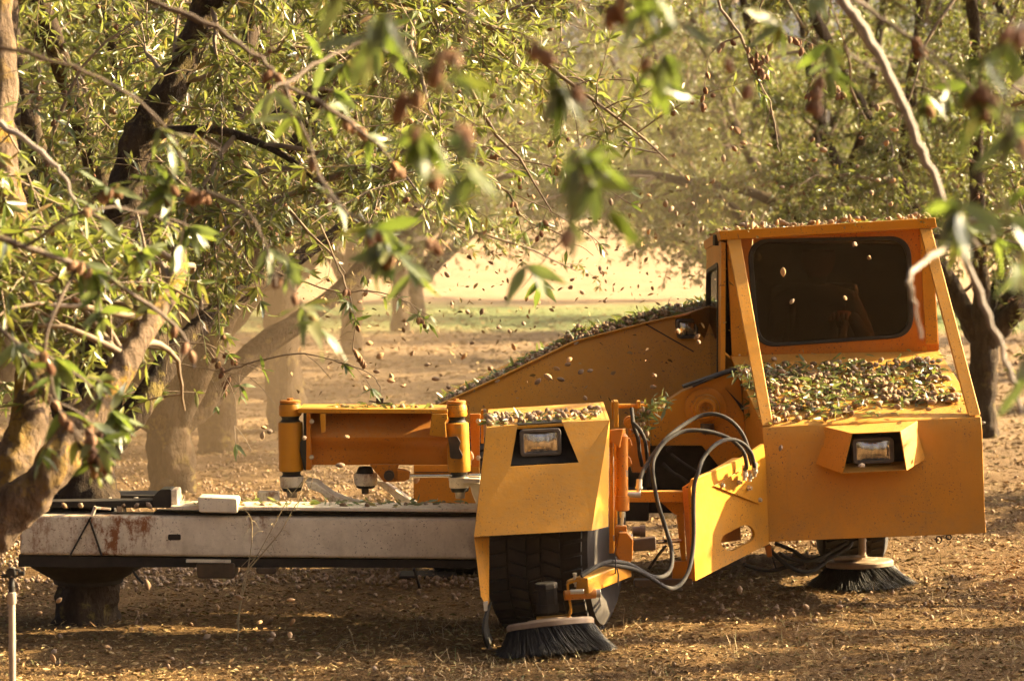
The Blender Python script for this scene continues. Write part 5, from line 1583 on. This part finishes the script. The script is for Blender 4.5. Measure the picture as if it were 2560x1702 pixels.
# centre near tree: hangs from above between the other two
nc, f = near_tree((-1.25, 3.1, 0), 'x', (.05, 0, 1.1), 4)
high_crown(nc, (-1.25, 3.1, 0), (.05, 0, 1.1), 72)
tag(nc, 'near almond tree outside the frame, its blurred nut clusters hanging from the top centre', 'tree')
c1, c2, c3 = D(1090, -40, 3.6), D(1280, -30, 3.7), D(1500, -60, 4.2)
limb_to(nc, f, [Vector((-1.0, 3.2, 1.8)), Vector((-.5, 3.4, 2.05)), c1], .04, .006)
limb_to(nc, f, [Vector((-.9, 3.3, 1.9)), Vector((-.3, 3.5, 2.12)), c2], .04, .006)
limb_to(nc, f, [Vector((-.9, 3.5, 2.0)), Vector((-.2, 3.8, 2.3)), c3], .04, .006)
spray(nc, [[c1, D(1075, 60, 3.6), D(1045, 160, 3.6), D(1030, 260, 3.6)], [D(1075, 60, 3.6), D(960, 90, 3.6), D(900, 160, 3.6), D(890, 230, 3.6)]], 40, 9, 41, .004, .07, side=5)
spray(nc, [[c2, D(1200, 60, 3.8), D(1260, 120, 3.8), D(1330, 190, 3.8), D(1385, 240, 3.8)], [D(1385, 240, 3.8), D(1375, 320, 3.8), D(1355, 400, 3.8), D(1338, 440, 3.8)]], 38, 5, 42, .0042, .075, side=6, tip=.7)
spray(nc, [[c3, D(1480, 60, 4.2), D(1500, 130, 4.2)], [D(1480, 20, 4.2), D(1560, 60, 4.2), D(1620, 100, 4.2)]], 26, 3, 43, .0035, .075, side=5)
spray(nc, [[c2, D(1350, 20, 3.8), D(1450, 10, 3.8), D(1560, -30, 3.8)], [D(900, -40, 3.8), D(840, 20, 3.8), D(830, 100, 3.8)], [c1, D(900, -40, 3.8)]], 36, 2, 44, .004, .075, side=5)

# right near tree
nr, f = near_tree((1.65, 4.8, 0), 'x', (0, 0, 1.0), 5)
high_crown(nr, (1.65, 4.8, 0), (0, 0, 1.0), 73)
tag(nr, 'near almond tree outside the right edge, grey branch drooping in front of the cab', 'tree')
g1, g2, g3 = D(1920, -40, 5.2), D(2460, 120, 4.2), D(1990, -30, 5.6)
limb_to(nr, f, [Vector((1.5, 4.9, 1.8)), Vector((1.1, 5.1, 2.35)), Vector((.75, 5.2, 2.3)), g1], .05, .011)
limb_to(nr, f, [Vector((1.5, 4.5, 1.6)), g2], .04, .008)
spray(nr, [[g1, D(1940, 5, 5.2), D(2005, 95, 5.2), D(2070, 230, 5.2), D(2120, 345, 5.2), D(2180, 480, 5.2), D(2230, 615, 5.2), D(2285, 750, 5.2), D(2330, 870, 5.2), D(2350, 950, 5.2)], [D(2200, 525, 5.2), D(2260, 500, 5.1), D(2340, 455, 5.0)], [D(2190, 560, 5.2), D(2130, 600, 5.1), D(2092, 640, 5.0), D(2105, 700, 5.0), D(2122, 780, 5.0)]], 10, 0, 51, .0115, .08, mat='twig_grey', side=2, tip=.2)
spray(nr, [[g1, D(1985, 10, 5.4), D(2100, 90, 5.4), D(2180, 150, 5.4), D(2250, 220, 5.4)], [D(1985, 60, 5.2), D(1945, 110, 5.3), D(2020, 165, 5.4), D(2110, 190, 5.4), D(2190, 195, 5.4)], [D(2100, 90, 5.4), D(2180, 190, 5.3), D(2165, 250, 5.3)]], 20, 5, 52, .006, .08, side=3)
spray(nr, [[g2, D(2360, 60, 3.6), D(2300, 100, 3.6), D(2250, 180, 3.6), D(2290, 280, 3.6)], [g2, D(2340, 200, 3.6), D(2320, 300, 3.6), D(2300, 400, 3.6), D(2330, 520, 3.6)]], 60, 9, 53, .005, .075, side=9)
spray(nr, [[g1, D(1900, -20, 5.0), D(1850, 20, 5.0), D(1790, 60, 5.0)], [D(1900, -20, 5.0), D(1900, 60, 5.0), D(1910, 120, 5.0)]], 26, 4, 54, .004, .085, side=4)
spray(nr, [[D(2460, 420, 4.4), D(2380, 560, 4.4), D(2345, 700, 4.4)], [g2, D(2460, 420, 4.4)]], 22, 4, 55, .005, .085, side=4)

# branches of the clamped tree that hang clear in front of the dust
tA_obj = next(o for o in bpy.data.objects if o.name.startswith('almond_tree') and o.get('label', '').startswith('almond tree held'))
A = lambda x, y, Y=11.0: at(x, y, Y)
spray(tA_obj, [[A(330, 880), A(407, 863), A(509, 859), A(572, 893), A(645, 926)], [A(509, 861), A(551, 922), A(585, 990), A(589, 1083)]], 22, 6, 61, .0052, .062, side=7, tip=.9, mat='crown_twig')
spray(tA_obj, [[A(560, 930), A(619, 910), A(738, 884), A(848, 905), A(933, 939), A(950, 985)], [A(430, 905), A(560, 930), A(640, 945)]], 26, 3, 62, .0045, .06, side=8, tip=.6, mat='crown_twig')
spray(tA_obj, [[A(800, 560), A(848, 676), A(874, 740), A(890, 804), A(882, 863), A(892, 900)]], 24, 7, 63, .0048, .064, side=7, tip=.8, mat='crown_twig')
spray(tA_obj, [[A(660, 670), A(763, 706), A(848, 731), A(933, 727), A(1010, 752), A(1075, 790)]], 36, 4, 64, .0045, .06, side=9, tip=.6, mat='crown_twig')
spray(tA_obj, [[A(960, 430, 12), A(1100, 398, 12), A(1240, 396, 12), A(1354, 411, 12), A(1473, 449, 12), A(1579, 513, 12)]], 40, 9, 65, .006, .062, side=12, tip=.9, mat='crown_twig')
spray(tA_obj, [[A(1010, 400, 12), A(1164, 424, 12), A(1261, 475, 12), A(1312, 547, 12), A(1397, 585, 12), A(1440, 615, 12)], [A(1261, 475, 12), A(1354, 517, 12), A(1422, 555, 12), A(1505, 612, 12)]], 44, 4, 66, .0055, .06, side=12, tip=.9, mat='crown_twig')
limb_to(nr, Vector((1.65, 4.8, 1.0)), [Vector((1.72, 6.0, 2.0)), Vector((1.6, 8.2, 2.75)), Vector((1.1, 10.4, 2.66))], .045, .012)
spray(nr, [[Vector((1.1, 10.4, 2.66)), A(1800, -20, 10.6), A(1850, 90, 10.6), A(1885, 182, 10.6), A(1923, 254, 10.6), A(1940, 339, 10.6), A(1948, 380, 10.6)], [A(1850, 90, 10.6), A(1790, 120, 10.6), A(1760, 170, 10.6)], [Vector((1.1, 10.4, 2.66)), A(1900, 20, 10.5), A(1970, 90, 10.5), A(2040, 160, 10.5), A(2075, 210, 10.5)]], 26, 34, 67, .0068, .06, side=14, tip=.8, mat='crown_twig')
# ================================================================ nuts, leaves and litter
M['fresh_leaf'] = leaf_material('fallen_green_leaf', (0.065, 0.105, 0.038), (0.11, 0.15, 0.055), (0.17, 0.20, 0.12), (0.30, 0.21, 0.10), 0.25)
m = Mat('floor_litter')
geo = m.n('ShaderNodeNewGeometry')
m.color(m.ramp(geo.outputs['Random Per Island'], [(0, (.34, .21, .085)), (.25, (.15, .082, .028)), (.5, (.25, .145, .052)), (.65, (.12, .108, .028)), (.85, (.45, .32, .15)), (1, (.07, .04, .02))]))
m.set(Roughness=.8)
m.b.inputs['Specular IOR Level'].default_value = .3
M['litter'] = m.m
rl = np.random.default_rng(77)

def scatter_stuff(name, label, leaf_p, nut_p, leaf_len=.05, nut_size=(.013, .019), parent=None, flat=.25, cat='litter'):
    """loose leaves and nuts that lie together: two heaps of stuff"""
    if len(leaf_p):
        n_ = len(leaf_p)
        d = rl.normal(0, 1, (n_, 3)) * np.array([1, 1, flat])
        L = leaf_len * rl.uniform(.5, 1.25, n_)
        V, F = leaves(rl, np.asarray(leaf_p), d, L, L * rl.uniform(.2, .3, n_), 1)
        o = link('fallen_leaves', fast_mesh('fallen_leaves', V, [F], [M['fresh_leaf']]))
        tag(o, 'green almond leaves and twig ends ' + label, 'leaves', kind='stuff')
    if len(nut_p):
        V, F = nuts_arrays(rl, np.asarray(nut_p), rl.uniform(*nut_size, len(nut_p)))
        o = link('fallen_almonds', fast_mesh('fallen_almonds', V, [F], [M['hull']]))
        tag(o, 'small tan almonds ' + label, 'almonds', kind='stuff')

def nut_thing(p, q, s, label, group, kind=None):
    o = put(NUT[kind if kind is not None else rng.choice((0, 0, 1, 1, 2))], 'almond', None, p, q, s)
    return tag(o, label, 'almond', group)

# on the bonnet
up = Vector((0, -.28, .96))
lp_, np_ = [], []
made = 0
def dens(u, v):
    d = .25
    if .18 < v < .84: d = .95 if u < .80 + .12 * math.sin(v * 9) else .45
    if v >= .84: d = .10
    if v <= .18: d = .75 if u < .55 else .16
    if .3 < v < .72 and u < .9: d += .3
    n_ = mnoise.noise(Vector((u * 6, v * 4.5, 3.3)))
    return d * (.42 if n_ < -.25 else .7 + .8 * max(0, n_ + .15))
tries = 0
while made < 140 and tries < 20000:
    tries += 1
    u, v = rng.uniform(.04, .965), rng.uniform(.02, .96)
    if rng.random() > dens(u, v): continue
    s = .0185 * rng.uniform(.75, 1.2)
    p = deck(u, v) + up * (s * .55 + (rng.random() ** 3) * .02)
    q = Matrix.Rotation(rng.uniform(0, 6.28), 3, 'Z') @ Matrix.Rotation(rng.gauss(0, .35), 3, 'Y') @ Matrix.Rotation(rng.gauss(0, .9), 3, 'X')
    nut_thing(p, q.to_quaternion(), s, 'tan almond in its hull lying on the sloping yellow bonnet deck', 'almonds lying on the bonnet')
    made += 1
while len(np_) < 430:
    u, v = rng.uniform(.03, .96), rng.uniform(.03, .9)
    if rng.random() < dens(u, v) - .2: np_.append(tuple(deck(u, v) + up * rng.uniform(.006, .016)))
while len(lp_) < 1250:
    u, v = rng.uniform(.02, .97), rng.uniform(.02, .97)
    if rng.random() < dens(u, v): lp_.append(tuple(deck(u, v) + up * rng.uniform(.003, .026)))
scatter_stuff('b', 'strewn between the almonds on the bonnet', lp_, np_, .05)
# debris caught behind the left pillar and beside the arm
lp_ = [tuple(P4(rng.uniform(1560, 1800), rng.uniform(300, 470) , rng.uniform(11.7, 12.0))) for _ in range(50)]
lp_ += [tuple(P4(rng.gauss(1760, 25), rng.uniform(440, 900), 11.85)) for _ in range(30)]
np2 = [tuple(P4(rng.uniform(1640, 1780), rng.uniform(290, 420), rng.uniform(11.75, 11.95))) for _ in range(14)]
lp2 = [tuple(P4(480 + 300 * (t := rng.random()) + rng.gauss(0, 40), 860 - 150 * t + rng.gauss(0, 45), 11.75 + rng.gauss(0, .03))) for _ in range(90)] + [tuple(P4(rng.gauss(520, 35), rng.uniform(850, 1160), 11.72)) for _ in range(70)]
np2 += [tuple(P4(rng.gauss(500, 50), rng.uniform(770, 1150), 11.7)) for _ in range(12)]
scatter_stuff('p', 'caught in the linkage between housing and bonnet', lp_ + lp2, np2, .05, flat=.7)
# on the roof
for k in range(24):
    t = rng.random()
    p = roofF[0].lerp(roofF[1], t) + Vector((0, rng.uniform(.01, .12), rng.uniform(.012, .026) - .004))
    nut_thing(p, rquat(rng), .019 * rng.uniform(.8, 1.15), 'tan almond lying on the cab roof edge', 'almonds lying on the cab roof')
lp_ = [tuple(roofF[0].lerp(roofF[1], rng.random()) + Vector((0, rng.uniform(.01, .6), 0)) + Vector((0, 0, rng.uniform(.002, .024) - .02))) for _ in range(300)]
lp_ = [(x, y, max(z, roofF[0].z + (x - roofF[0].x) * .055 - (y - 12.16) * .054 + .003)) for x, y, z in lp_]
np_ = [tuple(roofF[0].lerp(roofF[1], rng.random()) + Vector((0, (d_ := rng.uniform(.05, .8)), .012 - d_ * .054))) for _ in range(150)]
scatter_stuff('r', 'heaped on the cab roof', lp_, np_, .05)
# heap on the chute
lp_, np_ = [], []
for _ in range(2600):
    i = rng.choice((0, 1, 1, 2, 2, 2, 2, 3, 3, 3, 4, 4))
    t = rng.random()
    e = ce[i].lerp(ce[i + 1], t)
    f_ = (i + t)
    h = .012 if f_ < 1.2 else (.02 + .05 * (f_ - 1.2) if f_ < 2.2 else (.058 if f_ < 3.8 else .04))
    w = rng.random()
    y = .02 + .5 * w
    hh = h * (1 - abs(2 * min(1, w * 2.2) - 1) * .8) * (0.8 + .5 * mnoise.noise(Vector((e.x * 9, w * 4, 0))))
    p = (e.x, e.y + y, e.z + max(.004, hh * rng.uniform(.55, 1.15)))
    if rng.random() < .45: np_.append(p)
    else: lp_.append(p)
scatter_stuff('c', 'heaped along the top of the yellow chute', lp_, np_, .055, flat=.5)
# on top of the front wheel housing
lp_, np_ = [], []
for _ in range(260):
    p = topL.lerp(topR, rng.random() ** 1.5 * .95) + Vector((0, rng.uniform(.02, .5), rng.uniform(.004, .022)))
    (np_ if rng.random() < .4 else lp_).append(tuple(p))
scatter_stuff('f', 'lying on top of the front wheel housing', lp_, np_, .045)
# on the yoke plate and along the boom
lp_ = [tuple(P1(rng.uniform(700, 1680), 272, YY + rng.uniform(.02, .2)) + Vector((0, 0, rng.uniform(0, .02)))) for _ in range(70)]
np_ = [tuple(P1(rng.uniform(700, 1680), 268, YY + rng.uniform(.02, .2))) for _ in range(10)]
lp_ += [tuple(PB(rng.uniform(1150, 3050), 428, YBm + rng.uniform(0, .12)) + Vector((0, 0, rng.uniform(.0, .022)))) for _ in range(160)]
np_ += [tuple(PB(rng.uniform(300, 3050), 424, YBm + rng.uniform(.01, .12))) for _ in range(40)]
scatter_stuff('y', 'resting along the boom and the hanger yoke', lp_, np_, .045)

# ---------------------------------------------------------------- falling nuts
def fall(n_, x0, x1, y0, y1, Y0, Y1, label, group):
    for _ in range(n_):
        Y = rng.uniform(Y0, Y1)
        p = PD(rng.uniform(x0, x1), rng.uniform(y0, y1), Y)
        if p.z < .03: p.z = .03
        nut_thing(p, rquat(rng), .0195 * rng.uniform(.8, 1.15), label, group)
fall(50, 820, 1420, 600, 900, 11.6, 15.5, 'almond falling through the air above the yellow chute', 'almonds falling above the chute')
fall(16, 1150, 1680, 760, 940, 11.4, 12.7, 'almond falling through the air in front of the chute panel', 'almonds falling in front of the chute panel')
fall(14, 60, 800, 1345, 1530, 9.9, 10.5, 'almond dropping to the shaded soil below the white boom', 'almonds dropping to the soil below the boom')
fall(5, 1760, 2010, 540, 720, 11.3, 12.0, 'almond falling through the air in front of the cab window', 'almonds falling in front of the window')
fall(76, 1000, 2100, 240, 540, 11.0, 16.0, 'almond falling through the air in front of the dusty canopy', 'almonds falling in front of the canopy')
fall(12, 560, 1100, 940, 1180, 10.4, 12.5, 'almond falling through the air around the hanger yoke', 'almonds falling round the yoke')
fall(5, 1450, 2100, 980, 1420, 10.4, 11.2, 'almond falling through the air in front of the bonnet and hoses', 'almonds falling in front of the bonnet')
# chaff and leaf bits in the air
n_ = 1000
pp = np.array([tuple(PD(rng.uniform(640, 1750), rng.triangular(250, 1000, 620), rng.uniform(11.4, 16))) for _ in range(n_)])
L = rl.uniform(.010, .035, n_)
V, F = leaves(rl, pp, rl.normal(0, 1, (n_, 3)), L, L * rl.uniform(.25, .6, n_), 1)
tag(link('airborne_chaff', fast_mesh('airborne_chaff', V, [F], [M['litter']])), 'brown hull chips and leaf bits floating in the dusty air', 'chaff', kind='stuff')
# a sprig of leaves falling in the middle
sp = empty('leaf_sprig', PD(1243, 645, 8.0))
tag(sp, 'small sprig of green leaves with a nut falling in mid air above the chute', 'sprig')
c0 = PD(1243, 645, 8.0)
for a, ln in ((-2.25, .075), (-1.75, .09), (-.95, .085), (-.6, .055)):
    d = Vector((math.cos(a), .2, math.sin(a)))
    o = put(LEAF[rng.randrange(5)], 'leaf', sp, (0, 0, 0), d.to_track_quat('X', 'Y'), ln)
put(NUT[0], 'almond', sp, (0, -.01, -.005), Vector((.1, 0, -1)).to_track_quat('X', 'Z'), .02)

# ---------------------------------------------------------------- orchard floor litter
def floor_pts(n_, ya, yb, xa=-400, xb=2960):
    y = rl.uniform(ya, yb, n_); Y = CAM_H * FPX / (y - HORIZON)
    X = (rl.uniform(xa, xb, n_) - CX) / FPX * Y
    return X, Y
X, Y = floor_pts(105000, 770, 1760)
Z = np.array([gz(a, b) for a, b in zip(X, Y)]) + rl.uniform(.001, .012, len(X))
P = np.stack([X, Y, Z], 1)
d = rl.normal(0, 1, P.shape) * np.array([1, 1, .22])
n1 = 60000
L = np.concatenate([rl.uniform(.010, .042, n1), rl.uniform(.012, .040, len(X) - n1)])
W = np.concatenate([rl.uniform(.0018, .004, n1), rl.uniform(.005, .013, len(X) - n1)])
far_ = np.clip(Y / 11.5, 1, 3.2)
V, F = leaves(rl, P, d, L * far_, W * far_, 0)
tag(link('leaf_litter', fast_mesh('leaf_litter', V, [F], [M['litter']])), 'brown leaf bits and straw covering the orchard floor', 'litter', kind='stuff')
X1, Y1 = floor_pts(3600, 1150, 1480, -300, 1500)
X2, Y2 = floor_pts(1100, 1000, 1560, -300, 2900)
X3, Y3 = floor_pts(40, 1540, 1720, -200, 2800)
X, Y = np.concatenate([X1, X2, X3]), np.concatenate([Y1, Y2, Y3])
P = np.stack([X, Y, np.array([gz(a, b) for a, b in zip(X, Y)]) + .010], 1)
V, F = nuts_arrays(rl, P, rl.uniform(.010, .0155, len(P)))
tag(link('almond_carpet', fast_mesh('almond_carpet', V, [F], [M['hull']])), 'shaken almonds covering the orchard floor behind the boom', 'almonds', kind='stuff')
# dry grass
X, Y = floor_pts(2600, 1570, 1760, 900, 2900)
X4, Y4 = floor_pts(900, 1330, 1570, 1300, 2900)
X, Y = np.concatenate([X, X4]), np.concatenate([Y, Y4])
keepg = np.array([mnoise.noise(Vector((a * 2.2, b * 2.2, 5))) > -.05 for a, b in zip(X, Y)])
X, Y = X[keepg], Y[keepg]
P = np.stack([X, Y, np.array([gz(a, b) for a, b in zip(X, Y)])], 1)
d = rl.normal(0, .55, P.shape) + np.array([0, 0, .8])
L = rl.uniform(.02, .075, len(P))
V, F = leaves(rl, P, d, L, np.full(len(P), .0022), 1)
m = Mat('dry_grass_blade'); geo = m.n('ShaderNodeNewGeometry')
m.color(m.ramp(geo.outputs['Random Per Island'], [(0, (.50, .37, .20)), (.6, (.38, .26, .13)), (.9, (.25, .24, .09)), (1, (.12, .17, .05))])); m.set(Roughness=.7)
tag(link('dry_grass', fast_mesh('dry_grass', V, [F], [m.m])), 'sparse dry grass stubble on the near ground', 'grass', kind='stuff')

# ---------------------------------------------------------------- dry weed in front of the boom
def weed(base, stems, label):
    t = empty('dry_weed', base)
    for pts in stems:
        mb = MB(); L = smooth_path(pts, 5); r = rng
        mb.tube(L, [.0028 * (1 - .6 * i / (len(L) - 1)) for i in range(len(L))], 5)
        for i in range(4, len(L), 2):
            d = Vector((rng.gauss(0, .5), rng.gauss(0, .3), rng.gauss(-.1, .6))).normalized() * rng.uniform(.02, .06)
            mb.tube([L[i], L[i] + d * .5 + Vector((0, 0, .006)), L[i] + d + Vector((0, 0, -.008))], .0011, 4)
        mb.build('stem', M['weed'], t)
    return tag(t, label, 'weed')
M['weed'] = plain('dry_weed_stem', (.24, .20, .10), .8, c2=(.32, .23, .12))
yw = 10.45
weed(tuple(PB(1545, 1300, yw).xy) + (0,), [[PB(1545, 1335, yw), PB(1560, 1100, yw), PB(1600, 860, yw), PB(1680, 740, yw), PB(1780, 560, yw), PB(1880, 380, yw), PB(1990, 250, yw)], [PB(1600, 860, yw), PB(1740, 700, yw), PB(1830, 590, yw), PB(1920, 430, yw), PB(2010, 330, yw), PB(2040, 230, yw)], [PB(1540, 1200, yw), PB(1600, 900, yw), PB(1635, 700, yw), PB(1640, 540, yw), PB(1620, 480, yw)]], 'thin dry weed standing in front of the white boom')
yw = 10.2
weed(tuple(PB(2120, 1520, yw).xy) + (0,), [[PB(2110, 1560, yw), PB(2140, 1440, yw), PB(2200, 1350, yw), PB(2290, 1300, yw)], [PB(2300, 1520, yw), PB(2330, 1430, yw), PB(2300, 1310, yw)], [PB(2100, 1560, yw), PB(2190, 1480, yw), PB(2290, 1400, yw)]], 'pale curled weed stalk on the soil left of the front broom')

# ---------------------------------------------------------------- sprinkler riser
ys_ = 8.4
sp_b = PB(77, 1060, ys_)
spr = empty('sprinkler_riser', (sp_b.x, ys_, 0))
tag(spr, 'white plastic pipe standing at the left edge with a black sprinkler head', 'sprinkler')
mb = MB(); mb.cyl((sp_b.x, ys_, -.03), (sp_b.x, ys_, PB(0, 1060, ys_).z), .0105); mb.build('pipe', M['pvc'], spr)
mb = MB(); z0, z1 = PB(0, 1065, ys_).z, PB(0, 988, ys_).z; mb.lathe((sp_b.x, ys_, z0), (0, 0, 1), [(0, .0125), (.002, .0135), (z1 - z0 - .002, .0135), (z1 - z0, .011)], 18); mb.build('coupling', M['pvc'], spr)
mb = MB(); z0, z1 = z1, PB(0, 890, ys_).z
mb.lathe((sp_b.x, ys_, z0), (0, 0, 1), [(0, .0105), (.01, .0105), (.01, .009), (.016, .0105), (.022, .009), (z1 - z0, .0075)], 16); mb.build('stem', M['rubber'], spr)
mb = MB()
h0 = PB(75, 895, ys_)
mb.prism([PB(10, 885, ys_ - .01), PB(70, 880, ys_ - .01), PB(100, 900, ys_ - .01), PB(95, 835, ys_ - .01), PB(60, 828, ys_ - .01), PB(40, 850, ys_ - .01), PB(36, 872, ys_ - .01)], (0, .022, 0))
mb.build('sprinkler_head', M['rubber'], spr, .002)
mb = MB(); mb.tube([PB(95, 842, ys_), PB(125, 846, ys_), PB(130, 875, ys_), PB(100, 885, ys_)], .0045, 8); mb.cyl(PB(120, 868, ys_), PB(160, 866, ys_), .0075); mb.build('impact_arm', M['rubber'], spr)
mb = MB(); mb.cyl(PB(10, 885, ys_), PB(70, 880, ys_), .0065); mb.build('nozzle', M['rubber'], spr)

# ================================================================ dusty air
def volume_mat(name, density, color, aniso):
    mt = bpy.data.materials.new(name)
    mt.use_nodes = True
    nt = mt.node_tree
    nt.nodes.clear()
    out = nt.nodes.new('ShaderNodeOutputMaterial')
    pv = nt.nodes.new('ShaderNodeVolumePrincipled')
    pv.inputs['Color'].default_value = (*color, 1)
    pv.inputs['Density'].default_value = density
    pv.inputs['Anisotropy'].default_value = aniso
    nt.links.new(pv.outputs[0], out.inputs['Volume'])
    return mt
mb = MB(); mb.box((0, 270, 5.0), (1010, 672, 12.0))
o = mb.build('haze', volume_mat('dusty_air', HAZE, (.95, .82, .62), .35)); tag(o, 'thin golden dust hanging in the orchard air', 'haze', kind='stuff')
mb = MB()
mb.lathe((0, 0, -1), (0, 0, 1), [(1 - math.cos(math.pi * k / 12), math.sin(math.pi * k / 12)) for k in range(13)], 24)
o = mb.build('dust_cloud', volume_mat('shaken_dust', DUST, (.66, .46, .27), .35), smooth=80)
o.location = (-2.15, 16.9, .55); o.scale = (1.95, 3.3, 1.35)
tag(o, 'cloud of pale brown dust behind the boom and the yoke', 'dust', kind='stuff')
d2 = link('dust_cloud', o.data.copy())
d2.data.materials[0] = volume_mat('thin_shaken_dust', DUST * .28, (.86, .68, .46), .35)
d2.location = (-.2, 18.4, 1.5); d2.scale = (2.0, 3.4, 2.3)
tag(d2, 'thin veil of golden dust in the alley behind the chute and cab', 'dust', kind='stuff')
